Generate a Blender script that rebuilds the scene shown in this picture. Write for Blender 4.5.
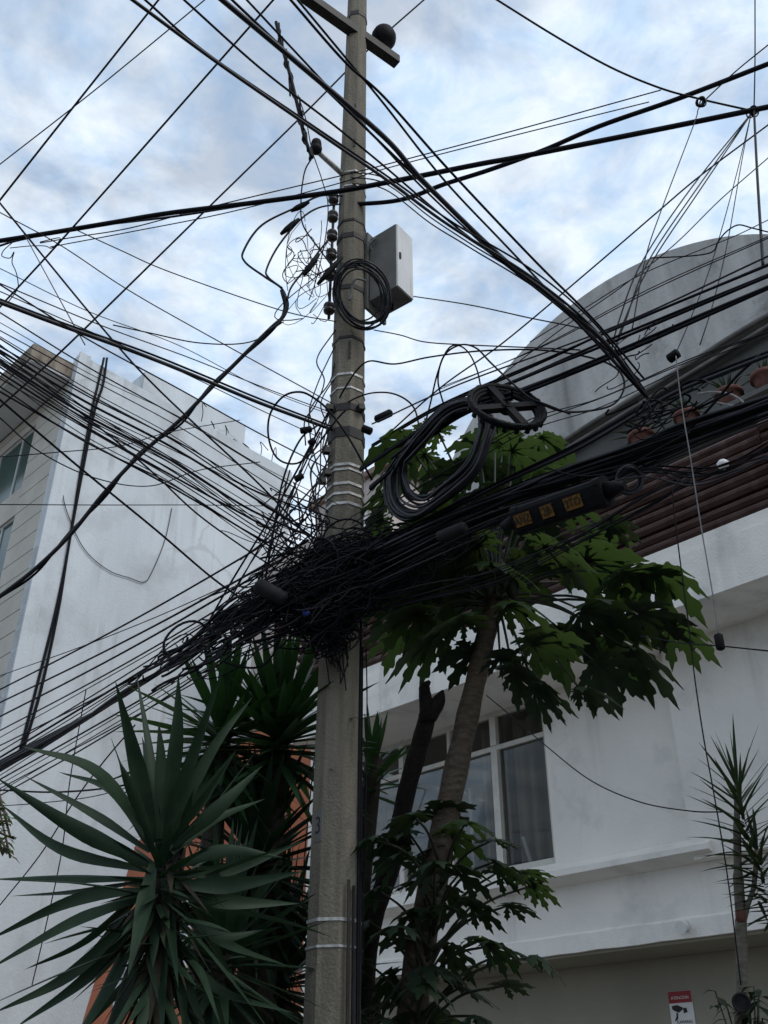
import bpy, bmesh, math, random
from mathutils import Vector, Matrix, noise as mnoise
random.seed(7)
C = bpy.context
SC = C.scene
COL = SC.collection
for o in list(bpy.data.objects): bpy.data.objects.remove(o)
R = math.radians

# ------------------------------------------------------------------ camera
F = 985.0
PITCH = math.atan(985.0 / 1592.0)
CAM = Vector((0, 0, 1.6))
cam = bpy.data.cameras.new('camera'); co = bpy.data.objects.new('camera', cam); COL.objects.link(co)
cam.sensor_fit = 'AUTO'; cam.sensor_width = 36.0; cam.lens = F / 1024 * 36
cam.clip_start = 0.05; cam.clip_end = 3000
co.location = CAM; co.rotation_euler = (R(90) + PITCH, 0, 0)
SC.camera = co
SC.render.resolution_x = 768; SC.render.resolution_y = 1024

# ------------------------------------------------------------------ sky and sun
w = bpy.data.worlds.new('World'); SC.world = w; w.use_nodes = True
nt = w.node_tree; nt.nodes.clear()
def N_(t, **k):
    n = nt.nodes.new(t)
    for a, b in k.items(): setattr(n, a, b)
    return n
SUN_AZ, SUN_EL = R(128), R(50)          # compass angle from +Y towards +X
outw = N_('ShaderNodeOutputWorld'); bg = N_('ShaderNodeBackground'); bg.inputs[1].default_value = 0.118
sky = N_('ShaderNodeTexSky', sky_type='NISHITA', sun_disc=False)
sky.sun_elevation = SUN_EL; sky.sun_rotation = SUN_AZ; sky.air_density = 1.0; sky.dust_density = 1.5
tc = N_('ShaderNodeTexCoord'); sep = N_('ShaderNodeSeparateXYZ')
mx = N_('ShaderNodeMath', operation='MAXIMUM'); mx.inputs[1].default_value = 0.12
dv = N_('ShaderNodeVectorMath', operation='DIVIDE'); cmb = N_('ShaderNodeCombineXYZ')
n1 = N_('ShaderNodeTexNoise'); n1.inputs['Scale'].default_value = 4.2; n1.inputs['Detail'].default_value = 7; n1.inputs['Roughness'].default_value = 0.55; n1.inputs['Distortion'].default_value = 0.25
n2 = N_('ShaderNodeTexNoise'); n2.inputs['Scale'].default_value = 9.0; n2.inputs['Detail'].default_value = 9; n2.inputs['Roughness'].default_value = 0.62; n2.inputs['Distortion'].default_value = 0.35
r1 = N_('ShaderNodeValToRGB'); r1.color_ramp.elements[0].position = 0.36; r1.color_ramp.elements[1].position = 0.56
r1.color_ramp.elements[0].color = (0.55,)*3 + (1,); r1.color_ramp.elements[1].color = (1,)*3 + (1,)
r2 = N_('ShaderNodeValToRGB'); r2.color_ramp.elements[0].position = 0.38; r2.color_ramp.elements[1].position = 0.60
r2.color_ramp.elements[0].color = (5.2, 6.8, 8.9, 1); r2.color_ramp.elements[1].color = (7.6, 8.4, 9.3, 1)
mixs = N_('ShaderNodeMix', data_type='RGBA')
L = nt.links.new
L(tc.outputs['Generated'], sep.inputs[0]); L(sep.outputs['Z'], mx.inputs[0])
for i in range(3): L(mx.outputs[0], cmb.inputs[i])
L(tc.outputs['Generated'], dv.inputs[0]); L(cmb.outputs[0], dv.inputs[1])
L(dv.outputs[0], n1.inputs['Vector']); L(dv.outputs[0], n2.inputs['Vector'])
L(n1.outputs[0], r1.inputs[0]); L(n2.outputs[0], r2.inputs[0])
L(r1.outputs[0], mixs.inputs[0]); L(sky.outputs[0], mixs.inputs[6]); L(r2.outputs[0], mixs.inputs[7])
# added direction factor: unseen sky behind the camera dimmed to set facade brightness
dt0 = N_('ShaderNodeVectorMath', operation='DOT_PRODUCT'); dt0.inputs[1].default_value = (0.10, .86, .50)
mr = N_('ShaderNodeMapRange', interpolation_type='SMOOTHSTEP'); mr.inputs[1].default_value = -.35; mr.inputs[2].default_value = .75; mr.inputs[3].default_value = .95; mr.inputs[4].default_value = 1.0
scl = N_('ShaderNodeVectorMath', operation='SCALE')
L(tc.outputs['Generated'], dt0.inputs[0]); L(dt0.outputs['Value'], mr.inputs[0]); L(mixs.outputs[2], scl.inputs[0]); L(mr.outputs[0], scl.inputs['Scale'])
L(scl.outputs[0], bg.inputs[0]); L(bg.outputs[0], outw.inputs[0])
sl = bpy.data.lights.new('sun', 'SUN'); sl.energy = 1.4; sl.angle = R(25); sl.color = (1, 0.96, 0.9)
so = bpy.data.objects.new('sun', sl); COL.objects.link(so)
sd = Vector((math.sin(SUN_AZ) * math.cos(SUN_EL), math.cos(SUN_AZ) * math.cos(SUN_EL), math.sin(SUN_EL)))
so.rotation_euler = sd.to_track_quat('Z', 'Y').to_euler(); so.location = (0, 0, 40)
SC.view_settings.view_transform = 'Standard'; SC.view_settings.look = 'None'
SC.view_settings.exposure = 0.0; SC.view_settings.gamma = 1; SC.view_settings.use_curve_mapping = False

# ------------------------------------------------------------------ frames of reference
SP, CP = math.sin(PITCH), math.cos(PITCH)
Sdir = Vector((-math.sqrt(.5), math.sqrt(.5), 0)); Ndir = Vector((math.sqrt(.5), math.sqrt(.5), 0)); Z = Vector((0, 0, 1))
def ray(u, v):
    x = (u - 384) / F; y = (512 - v) / F
    return Vector((x, CP - y * SP, SP + y * CP))
POLE_Y = 5.5
STREET_N = 3.70; CROSS_S = 4.07
def depth(u, v, m):
    d = ray(u, v)
    if isinstance(m, (int, float)): return float(m)
    if m == 'P': m = ('Y', POLE_Y - .05)
    k, a = m
    if k == 'Y': return a / d.y
    if k == 'S': return (STREET_N + a) / max(d.dot(Ndir), .05)
    if k == 'N': return (CROSS_S + a) / max(d.dot(Sdir), .05)
    if k == 'D': return a / max(d.dot(Ndir), .05)
    if k == 'z': return (a - CAM.z) / d.z
def at(u, v, m): return CAM + ray(u, v) * depth(u, v, m)
def snz(s, n, z): return Sdir * s + Ndir * n + Z * z

# ------------------------------------------------------------------ materials
def mat(name, base, rough=.7, var=None, vscale=4, bump=0, bscale=40, spec=.3, stretch=None, metal=0, var2=None, v2scale=1, v2pos=(.5, .7), detail=6, streak=None, crack=None):
    m = bpy.data.materials.new(name); m.use_nodes = True
    t = m.node_tree; b = t.nodes['Principled BSDF']
    b.inputs['Roughness'].default_value = rough; b.inputs['Metallic'].default_value = metal
    b.inputs['Specular IOR Level'].default_value = spec
    b.inputs['Base Color'].default_value = (*base, 1)
    tco = t.nodes.new('ShaderNodeTexCoord'); src = tco.outputs['Object']
    if stretch:
        mp = t.nodes.new('ShaderNodeMapping'); mp.inputs['Scale'].default_value = stretch
        t.links.new(src, mp.inputs[0]); srcv = mp.outputs[0]
    else: srcv = src
    last = None
    if var:
        nn = t.nodes.new('ShaderNodeTexNoise'); nn.inputs['Scale'].default_value = vscale; nn.inputs['Detail'].default_value = detail; nn.inputs['Roughness'].default_value = .6
        t.links.new(srcv, nn.inputs['Vector'])
        rp = t.nodes.new('ShaderNodeValToRGB'); rp.color_ramp.elements[0].position = .34; rp.color_ramp.elements[1].position = .66
        rp.color_ramp.elements[0].color = (*var, 1); rp.color_ramp.elements[1].color = (*base, 1)
        t.links.new(nn.outputs[0], rp.inputs[0]); last = rp.outputs[0]
    if var2:
        nn = t.nodes.new('ShaderNodeTexNoise'); nn.inputs['Scale'].default_value = v2scale; nn.inputs['Detail'].default_value = 8; nn.inputs['Roughness'].default_value = .65
        t.links.new(src, nn.inputs['Vector'])
        rp = t.nodes.new('ShaderNodeValToRGB'); rp.color_ramp.elements[0].position = v2pos[0]; rp.color_ramp.elements[1].position = v2pos[1]
        rp.color_ramp.elements[0].color = (0, 0, 0, 1); rp.color_ramp.elements[1].color = (1, 1, 1, 1)
        t.links.new(nn.outputs[0], rp.inputs[0])
        mm = t.nodes.new('ShaderNodeMix'); mm.data_type = 'RGBA'; mm.inputs[6].default_value = (*base, 1); mm.inputs[7].default_value = (*var2, 1)
        t.links.new(rp.outputs[0], mm.inputs[0])
        if last: t.links.new(last, mm.inputs[6])
        last = mm.outputs[2]
    def over(fac, col, amt):
        nonlocal last
        mu = t.nodes.new('ShaderNodeMath'); mu.operation = 'MULTIPLY'; mu.inputs[1].default_value = amt; t.links.new(fac, mu.inputs[0])
        mm = t.nodes.new('ShaderNodeMix'); mm.data_type = 'RGBA'; mm.inputs[6].default_value = (*base, 1); mm.inputs[7].default_value = (*col, 1)
        t.links.new(mu.outputs[0], mm.inputs[0])
        if last: t.links.new(last, mm.inputs[6])
        last = mm.outputs[2]
    if streak:                                    # rain streaks running down the face
        mp = t.nodes.new('ShaderNodeMapping'); mp.inputs['Scale'].default_value = (streak[1], streak[1], streak[1] * .05); t.links.new(src, mp.inputs[0])
        nn = t.nodes.new('ShaderNodeTexNoise'); nn.inputs['Scale'].default_value = 1; nn.inputs['Detail'].default_value = 5; t.links.new(mp.outputs[0], nn.inputs['Vector'])
        n3 = t.nodes.new('ShaderNodeTexNoise'); n3.inputs['Scale'].default_value = .7; t.links.new(src, n3.inputs['Vector'])
        r3 = t.nodes.new('ShaderNodeMapRange'); r3.inputs[1].default_value = .54; r3.inputs[2].default_value = .74; t.links.new(nn.outputs[0], r3.inputs[0])
        r4 = t.nodes.new('ShaderNodeMapRange'); r4.inputs[1].default_value = .42; r4.inputs[2].default_value = .62; t.links.new(n3.outputs[0], r4.inputs[0])
        pm = t.nodes.new('ShaderNodeMath'); pm.operation = 'MULTIPLY'; t.links.new(r3.outputs[0], pm.inputs[0]); t.links.new(r4.outputs[0], pm.inputs[1])
        over(pm.outputs[0], streak[0], streak[2])
    if crack:                                     # hairline cracks
        nd = t.nodes.new('ShaderNodeTexNoise'); nd.inputs['Scale'].default_value = 1.3; nd.inputs['Detail'].default_value = 5; t.links.new(src, nd.inputs['Vector'])
        va_ = t.nodes.new('ShaderNodeVectorMath'); va_.operation = 'ADD'; t.links.new(src, va_.inputs[0]); t.links.new(nd.outputs[1], va_.inputs[1])
        vo = t.nodes.new('ShaderNodeTexVoronoi'); vo.feature = 'DISTANCE_TO_EDGE'; vo.inputs['Scale'].default_value = crack[1]; t.links.new(va_.outputs[0], vo.inputs['Vector'])
        r5 = t.nodes.new('ShaderNodeMapRange'); r5.inputs[1].default_value = .004; r5.inputs[2].default_value = .016; r5.inputs[3].default_value = 1; r5.inputs[4].default_value = 0; t.links.new(vo.outputs[0], r5.inputs[0])
        n6 = t.nodes.new('ShaderNodeTexNoise'); n6.inputs['Scale'].default_value = .5; t.links.new(src, n6.inputs['Vector'])
        r6 = t.nodes.new('ShaderNodeMapRange'); r6.inputs[1].default_value = .47; r6.inputs[2].default_value = .6; t.links.new(n6.outputs[0], r6.inputs[0])
        pm = t.nodes.new('ShaderNodeMath'); pm.operation = 'MULTIPLY'; t.links.new(r5.outputs[0], pm.inputs[0]); t.links.new(r6.outputs[0], pm.inputs[1])
        over(pm.outputs[0], crack[0], crack[2])
    if last: t.links.new(last, b.inputs['Base Color'])
    if bump:
        nn = t.nodes.new('ShaderNodeTexNoise'); nn.inputs['Scale'].default_value = bscale; nn.inputs['Detail'].default_value = 5
        t.links.new(src, nn.inputs['Vector'])
        bp = t.nodes.new('ShaderNodeBump'); bp.inputs['Strength'].default_value = bump; bp.inputs['Distance'].default_value = .02
        t.links.new(nn.outputs[0], bp.inputs['Height']); t.links.new(bp.outputs[0], b.inputs['Normal'])
    return m
def leafmat(name, base, var, back, trans=.3, rough=.42, vscale=3):
    m = mat(name, base, rough, var, vscale, spec=.22)
    t = m.node_tree; b = t.nodes['Principled BSDF']; o = t.nodes['Material Output']
    tr = t.nodes.new('ShaderNodeBsdfTranslucent'); tr.inputs[0].default_value = (*back, 1)
    ms = t.nodes.new('ShaderNodeMixShader'); ms.inputs[0].default_value = trans
    t.links.new(b.outputs[0], ms.inputs[1]); t.links.new(tr.outputs[0], ms.inputs[2]); t.links.new(ms.outputs[0], o.inputs[0])
    return m
def glassmat(name, tint, refl=.08):
    m = bpy.data.materials.new(name); m.use_nodes = True; t = m.node_tree; t.nodes.clear()
    o = t.nodes.new('ShaderNodeOutputMaterial'); tr = t.nodes.new('ShaderNodeBsdfTransparent'); tr.inputs[0].default_value = (*tint, 1)
    g = t.nodes.new('ShaderNodeBsdfGlossy'); g.inputs['Roughness'].default_value = .03
    lw = t.nodes.new('ShaderNodeFresnel'); lw.inputs[0].default_value = 1.5
    ad = t.nodes.new('ShaderNodeMath'); ad.operation = 'MULTIPLY'; ad.inputs[1].default_value = refl
    ms = t.nodes.new('ShaderNodeMixShader')
    t.links.new(lw.outputs[0], ad.inputs[0]); t.links.new(ad.outputs[0], ms.inputs[0]); t.links.new(tr.outputs[0], ms.inputs[1]); t.links.new(g.outputs[0], ms.inputs[2]); t.links.new(ms.outputs[0], o.inputs[0])
    return m
M = dict(
    rubber=mat('black_rubber', (.005, .005, .008), .55, (.009, .009, .013), 9, spec=.12),
    rubber2=mat('worn_black_rubber', (.009, .009, .013), .45, (.018, .018, .024), 9, spec=.32),
    greycord=mat('grey_cord', (.22, .22, .22), .6, (.12, .12, .12), 25),
    darkplastic=mat('dark_plastic', (.004, .004, .005), .65, (.008, .008, .010), 12, bump=.15, bscale=90, spec=.12),
    greyplastic=mat('grey_plastic', (.02, .02, .022), .75, (.010, .010, .012), 12, spec=.15),
    concrete=mat('pole_concrete', (.205, .183, .142), .9, (.125, .11, .085), 5, bump=.5, bscale=60, stretch=(3, 3, .35), var2=(.13, .12, .10), v2scale=9, v2pos=(.56, .72), streak=((.09, .085, .075), 14, .6)),
    steel=mat('galvanised_steel', (.55, .55, .53), .5, (.28, .27, .25), 22, metal=.4),
    darksteel=mat('weathered_steel', (.04, .037, .034), .6, (.022, .02, .019), 10, metal=.2),
    boxpaint=mat('cabinet_paint', (.80, .80, .78), .5, (.70, .70, .68), 3, streak=((.42, .36, .28), 30, .6)),
    boxdark=mat('cabinet_back_plate', (.15, .145, .135), .6, (.10, .10, .09), 5),
    porcelain=mat('insulator_porcelain', (.05, .04, .038), .3, (.09, .08, .075), 12),
    whitewall=mat('white_stucco', (.83, .80, .745), .9, (.75, .725, .675), 1.2, bump=.25, bscale=45, var2=(.50, .50, .48), v2scale=1.4, v2pos=(.54, .80), streak=((.40, .39, .36), 5, .55), crack=((.45, .45, .43), .6, .18)),
    lowwall=mat('grey_plaster', (.32, .30, .24), .9, (.26, .245, .195), .8, bump=.2, bscale=40, var2=(.25, .25, .23), v2scale=2, v2pos=(.58, .8)),
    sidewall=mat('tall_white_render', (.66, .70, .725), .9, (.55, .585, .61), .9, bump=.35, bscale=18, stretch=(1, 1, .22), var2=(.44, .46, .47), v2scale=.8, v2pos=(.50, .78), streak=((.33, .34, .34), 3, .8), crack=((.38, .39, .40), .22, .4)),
    cladding=mat('beige_cladding', (.52, .50, .44), .8, (.44, .42, .37), 1.3, bump=.15, bscale=30),
    stained=mat('stained_concrete', (.36, .32, .26), .9, (.12, .09, .065), 3.0, bump=.3, bscale=30, stretch=(1, 1, .4)),
    eaveunder=mat('grey_soffit', (.66, .67, .67), .9, (.58, .59, .59), 1),
    frame=mat('cream_window_frame', (.62, .60, .54), .6, (.52, .50, .45), 8),
    whiteframe=mat('white_metal_frame', (.72, .73, .73), .5, (.62, .63, .63), 8),
    curtain=mat('beige_curtain', (.42, .37, .30), .95, (.28, .245, .20), 3, stretch=(6, 6, .3)),
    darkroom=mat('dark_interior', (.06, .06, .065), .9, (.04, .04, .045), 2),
    slat=mat('brown_painted_slat', (.085, .044, .038), .75, (.042, .022, .019), 3, bump=.3, bscale=20, stretch=(1, 1, 4), streak=((.14, .10, .085), 6, .7)),
    vault=mat('weathered_vault_cement', (.50, .49, .47), .9, (.34, .335, .325), 1.6, bump=.35, bscale=18, stretch=(1.6, 1.6, .28), var2=(.20, .195, .19), v2scale=2.3, v2pos=(.56, .76), streak=((.15, .145, .14), 3.5, .8)),
    rim=mat('vault_rim', (.21, .205, .195), .85, (.12, .117, .11), 4, bump=.2),
    upper=mat('upper_grey_wall', (.12, .122, .115), .9, (.075, .077, .073), 1.4, bump=.3, bscale=25),
    terracotta=mat('terracotta', (.15, .065, .048), .9, (.07, .035, .03), 9, bump=.15),
    orange=mat('orange_stucco', (.46, .15, .075), .9, (.36, .115, .06), 1.4, bump=.4, bscale=50),
    pink=mat('pinkish_render', (.52, .45, .41), .9, (.45, .39, .36), 1.2, bump=.15),
    tile=mat('brown_roof_tile', (.26, .20, .15), .8, (.20, .13, .1), 6, bump=.2),
    bark=mat('papaya_bark', (.145, .115, .085), .9, (.07, .055, .042), 14, bump=.8, bscale=30, stretch=(1, 1, 3)),
    deadbark=mat('charred_dead_bark', (.028, .022, .019), .95, (.014, .011, .010), 14, bump=.9, bscale=35, stretch=(1, 1, .4)),
    palebark=mat('pale_stem_bark', (.17, .155, .125), .9, (.09, .08, .065), 12, bump=.5, bscale=50, stretch=(1, 1, 4)),
    yuccabark=mat('yucca_bark', (.05, .042, .032), .95, (.025, .021, .016), 12, bump=.8, bscale=30),
    petiole=mat('petiole_green', (.030, .038, .022), .55, (.02, .025, .014), 8),
    yucca=leafmat('yucca_leaf', (.019, .040, .019), (.010, .023, .012), (.03, .09, .03), .08, .55, 9),
    yuccab=leafmat('yucca_leaf_bright', (.025, .062, .022), (.014, .036, .015), (.06, .16, .03), .18, .42, 5),
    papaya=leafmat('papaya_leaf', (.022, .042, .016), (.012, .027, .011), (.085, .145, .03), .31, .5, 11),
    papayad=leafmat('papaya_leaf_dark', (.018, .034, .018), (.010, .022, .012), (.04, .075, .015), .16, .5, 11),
    draco=leafmat('dragon_tree_leaf', (.022, .036, .018), (.012, .022, .012), (.06, .1, .03), .15, .4, 5),
    deadleaf=leafmat('dead_leaf', (.030, .026, .016), (.012, .012, .008), (.06, .05, .02), .1, .8, 12),
    smallleaf=leafmat('small_leaf', (.07, .12, .03), (.045, .08, .02), (.12, .2, .03), .3),
    orangemark=mat('orange_lettering', (.20, .095, .012), .8, (.06, .03, .006), 70),
    orangetag=mat('orange_tag', (.60, .15, .05), .6, (.5, .12, .04), 10),
    bluetag=mat('blue_clip', (.03, .05, .25), .5, (.02, .035, .18), 10),
    white=mat('white_plastic', (.75, .75, .73), .5, (.66, .66, .64), 9),
    black=mat('black_paint', (.015, .015, .016), .6, (.022, .022, .022), 10),
    red=mat('red_sign_paint', (.30, .02, .03), .5, (.25, .018, .025), 8),
    asphalt=mat('asphalt', (.05, .05, .052), .9, (.035, .035, .036), 3, bump=.4, bscale=80),
    paving=mat('pavement_concrete', (.30, .29, .27), .9, (.22, .21, .2), 2, bump=.2, bscale=40),
    earth=mat('earth', (.16, .12, .09), .95, (.10, .08, .06), 3, bump=.5, bscale=20),
    glass=glassmat('window_glass', (.72, .73, .72), .3),
    greenglass=mat('green_window_glass', (.035, .085, .075), .12, (.025, .06, .055), .6, spec=.5),
)

# ------------------------------------------------------------------ mesh building
class MB:
    def __init__(s): s.v = []; s.f = []; s.sm = []
    def tube(s, pts, r, sides=6, caps=True):
        n = len(pts)
        if n < 2: return s
        rr = r if isinstance(r, (list, tuple)) else [r] * n
        base = len(s.v); t0 = (pts[1] - pts[0]).normalized()
        a = t0.orthogonal().normalized()
        for i, p in enumerate(pts):
            t = (pts[min(i + 1, n - 1)] - pts[max(i - 1, 0)])
            t = t.normalized() if t.length > 1e-9 else t0
            a = (a - t * a.dot(t)); a = a.normalized() if a.length > 1e-6 else t.orthogonal().normalized()
            b = t.cross(a)
            for k in range(sides):
                an = 2 * math.pi * k / sides
                s.v.append(p + (a * math.cos(an) + b * math.sin(an)) * rr[i])
        for i in range(n - 1):
            for k in range(sides):
                k2 = (k + 1) % sides
                s.f.append((base + i * sides + k, base + i * sides + k2, base + (i + 1) * sides + k2, base + (i + 1) * sides + k)); s.sm.append(True)
        if caps:
            s.f.append(tuple(base + k for k in range(sides))[::-1]); s.sm.append(False)
            s.f.append(tuple(base + (n - 1) * sides + k for k in range(sides))); s.sm.append(False)
        return s
    def hexa(s, c):                      # 8 corners: bottom ring then top ring
        b = len(s.v); s.v += list(c)
        for q in ((3, 2, 1, 0), (4, 5, 6, 7), (0, 1, 5, 4), (1, 2, 6, 5), (2, 3, 7, 6), (3, 0, 4, 7)):
            s.f.append(tuple(b + i for i in q)); s.sm.append(False)
        return s
    def snbox(s, s0, s1, n0, n1, z0, z1):
        return s.hexa([snz(s0, n0, z0), snz(s1, n0, z0), snz(s1, n1, z0), snz(s0, n1, z0), snz(s0, n0, z1), snz(s1, n0, z1), snz(s1, n1, z1), snz(s0, n1, z1)][::1])
    def box(s, c, ax, ay, az):           # centre and three half vectors
        return s.hexa([c - ax - ay - az, c + ax - ay - az, c + ax + ay - az, c - ax + ay - az, c - ax - ay + az, c + ax - ay + az, c + ax + ay + az, c - ax + ay + az])
    def prism(s, ring, off):             # a planar ring pushed by a vector
        b = len(s.v); n = len(ring); s.v += list(ring) + [p + off for p in ring]
        s.f.append(tuple(range(b, b + n))[::-1]); s.sm.append(False)
        s.f.append(tuple(range(b + n, b + 2 * n))); s.sm.append(False)
        for i in range(n):
            j = (i + 1) % n; s.f.append((b + i, b + j, b + n + j, b + n + i)); s.sm.append(False)
        return s
    def quad(s, *p):
        b = len(s.v); s.v += list(p); s.f.append(tuple(range(b, b + len(p)))); s.sm.append(False); return s
    def lathe(s, c, prof, sides=16, ax=None):
        ax = ax or Z; a = ax.orthogonal().normalized(); b2 = ax.cross(a); base = len(s.v); n = len(prof)
        for r, h in prof:
            for k in range(sides):
                an = 2 * math.pi * k / sides; s.v.append(c + ax * h + (a * math.cos(an) + b2 * math.sin(an)) * r)
        for i in range(n - 1):
            for k in range(sides):
                k2 = (k + 1) % sides; s.f.append((base + i * sides + k, base + i * sides + k2, base + (i + 1) * sides + k2, base + (i + 1) * sides + k)); s.sm.append(True)
        s.f.append(tuple(base + k for k in range(sides))[::-1]); s.sm.append(False)
        s.f.append(tuple(base + (n - 1) * sides + k for k in range(sides))); s.sm.append(False)
        return s
    def strap(s, pts, wid, ref, fold=.25):   # leaf blade: folded ribbon along pts
        n = len(pts); b = len(s.v)
        for i, p in enumerate(pts):
            t = (pts[min(i + 1, n - 1)] - pts[max(i - 1, 0)]).normalized()
            sd = t.cross(ref); sd = sd.normalized() if sd.length > 1e-4 else t.orthogonal().normalized()
            up = sd.cross(t).normalized(); hw = wid[i]
            s.v += [p - sd * hw + up * hw * fold, p, p + sd * hw + up * hw * fold]
        for i in range(n - 1):
            for k in range(2):
                s.f.append((b + i * 3 + k, b + i * 3 + k + 1, b + i * 3 + 3 + k + 1, b + i * 3 + 3 + k)); s.sm.append(True)
        return s
    def build(s, name, m, parent=None, loc=None):
        me = bpy.data.meshes.new(name); org = Vector(loc) if loc else Vector((0, 0, 0))
        if parent is not None: org = parent['_org'] if '_org' in parent.keys() else parent.location
        org = Vector(org)
        me.from_pydata([v - org for v in s.v], [], s.f)
        me.polygons.foreach_set('use_smooth', s.sm); me.materials.append(M[m] if isinstance(m, str) else m)
        me.validate(); me.update()
        bm = bmesh.new(); bm.from_mesh(me); bmesh.ops.recalc_face_normals(bm, faces=bm.faces) if name not in LEAFY else None
        bm.to_mesh(me); bm.free()
        o = bpy.data.objects.new(name, me); COL.objects.link(o)
        if parent is not None:
            o.parent = parent
            root = parent
            while root.parent: root = root.parent
            if parent.type != 'EMPTY':               # sub-part: parent mesh sits at the thing's origin
                pass
        else: o.location = org
        ORG[o.name] = org
        return o
LEAFY = {'dead_leaves', 'leaf', 'leaves', 'foliage', 'leaf_rosette'}
ORG = {}
def tag(o, label=None, cat=None, group=None, kind=None):
    if label: o['label'] = label
    if cat: o['category'] = cat
    if group: o['group'] = group
    if kind: o['kind'] = kind
    return o
def thing(name, loc, label, cat, group=None):
    o = bpy.data.objects.new(name, None); o.empty_display_size = .1; COL.objects.link(o); o.location = loc
    ORG[o.name] = Vector(loc); tag(o, label, cat, group); return o
def part(mb, name, m, parent):           # every part or sub-part keeps the thing's origin
    org = ORG[parent.name]
    me = bpy.data.meshes.new(name); me.from_pydata([v - org for v in mb.v], [], mb.f)
    me.polygons.foreach_set('use_smooth', mb.sm); me.materials.append(M[m] if isinstance(m, str) else m); me.update()
    if name not in LEAFY:
        bm = bmesh.new(); bm.from_mesh(me); bmesh.ops.recalc_face_normals(bm, faces=bm.faces); bm.to_mesh(me); bm.free()
    o = bpy.data.objects.new(name, me); COL.objects.link(o); o.parent = parent
    ORG[o.name] = org
    return o
def solo(mb, name, m, label=None, cat=None, group=None, kind=None):   # a thing that is one mesh
    c = sum(mb.v, Vector()) / max(len(mb.v), 1)
    return tag(mb.build(name, m, None, c), label, cat, group, kind)
def spline(pts, per=8):
    if len(pts) == 2: pts = [pts[0], pts[0].lerp(pts[1], .5), pts[1]]
    out = []; n = len(pts)
    for i in range(n - 1):
        p1, p2 = pts[i], pts[i + 1]
        p0 = pts[i - 1] if i else p1 * 2 - p2
        p3 = pts[i + 2] if i + 2 < n else p2 * 2 - p1
        for k in range(per):
            t = k / per
            out.append(.5 * ((2 * p1) + (p2 - p0) * t + (2 * p0 - 5 * p1 + 4 * p2 - p3) * t * t + (3 * p1 - p0 - 3 * p2 + p3) * t ** 3))
    out.append(pts[-1]); return out
def path3(pts, a, b, jit=0):
    """pixel way-points with the depth of both ends: depth in between runs as on a straight cable"""
    ln = [0.0]
    for i in range(1, len(pts)): ln.append(ln[-1] + math.hypot(pts[i][0] - pts[i - 1][0], pts[i][1] - pts[i - 1][1]))
    ta, tb = depth(*pts[0][:2], a), depth(*pts[-1][:2], b); tot = ln[-1] or 1
    out = []
    for (u, v), l in zip([p[:2] for p in pts], ln):
        k = l / tot; t = 1 / ((1 - k) / ta + k / tb)
        p = CAM + ray(u, v) * t
        if jit: p += Vector((random.uniform(-1, 1), random.uniform(-1, 1), random.uniform(-1, 1))) * jit
        out.append(p)
    return out
def outside(p): return p[0] < 2 or p[0] > 766 or p[1] < 2
def wpath(pts, a, b, ext=6, jit=0, per=8):
    q = spline(path3(pts, a, b, jit), per)
    if outside(pts[0]): q.insert(0, q[0] + (q[0] - q[2]).normalized() * ext)
    if outside(pts[-1]): q.append(q[-1] + (q[-1] - q[-3]).normalized() * ext)
    return q
def wr(pts, a, b, w_): return .5 * w_ * .5 * (depth(*pts[0][:2], a) + depth(*pts[-1][:2], b)) / F
def wire(name, label, pts, a, b, px, group=None, m='rubber', ext=6, jit=0, cat='cable', mb=None, per=8):
    r = wr(pts, a, b, px); q = wpath(pts, a, b, ext, jit, per)
    if mb is not None: mb.tube(q, r); return
    return solo(MB().tube(q, r), name, m, label, cat, group)

# ================================================================== SETTING
def sheet(name, s0, s1, n0, n1, z0, z1, m): tag(MB().snbox(s0, s1, n0, n1, z0, z1).build(name, m), kind='structure')
tag(MB().quad(Vector((-900, -900, -.02)), Vector((900, -900, -.02)), Vector((900, 900, -.02)), Vector((-900, 900, -.02))).build('ground', 'earth'), kind='structure')
sheet('road', -60, 90, -7.5, 2.6, -.016, .0, 'asphalt')
sheet('kerb', -60, 90, 2.6, 2.78, -.012, .14, 'paving')
sheet('pavement', -60, 90, 2.78, 8.0, -.012, .125, 'paving')
sheet('planting_bed', 2.2, 9.2, 3.6, 6.2, .10, .16, 'earth')
sheet('far_pavement', -60, 90, -9.5, -7.5, -.012, .13, 'paving')

# ================================================================== BUILDINGS
# ---- white house on the right
house = thing('white_house', snz(3, 8, 0), 'white two storey house with brown slatted balcony and a grey vaulted top', 'house')
D = 8.0; SL = 8.7; SR = -4.0
W0, W1, WZ0, WZ1 = 5.70, 8.40, 3.68, 5.37
mb = MB()
mb.snbox(4.2, W0, D, D + .2, 2.9, 5.37).snbox(W0, W1, D, D + .2, 2.9, WZ0).snbox(W1, SL, D, D + .2, 2.9, 5.37)
mb.snbox(SR, 4.2, D - .13, D - .002, 3.46, 5.37).snbox(SR, 4.2, D, D + .2, 2.9, 5.37)
mb.snbox(SL, SL + .003, D + .0, 16, 2.9, 5.37)
part(mb, 'wall', 'whitewall', house)
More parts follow.
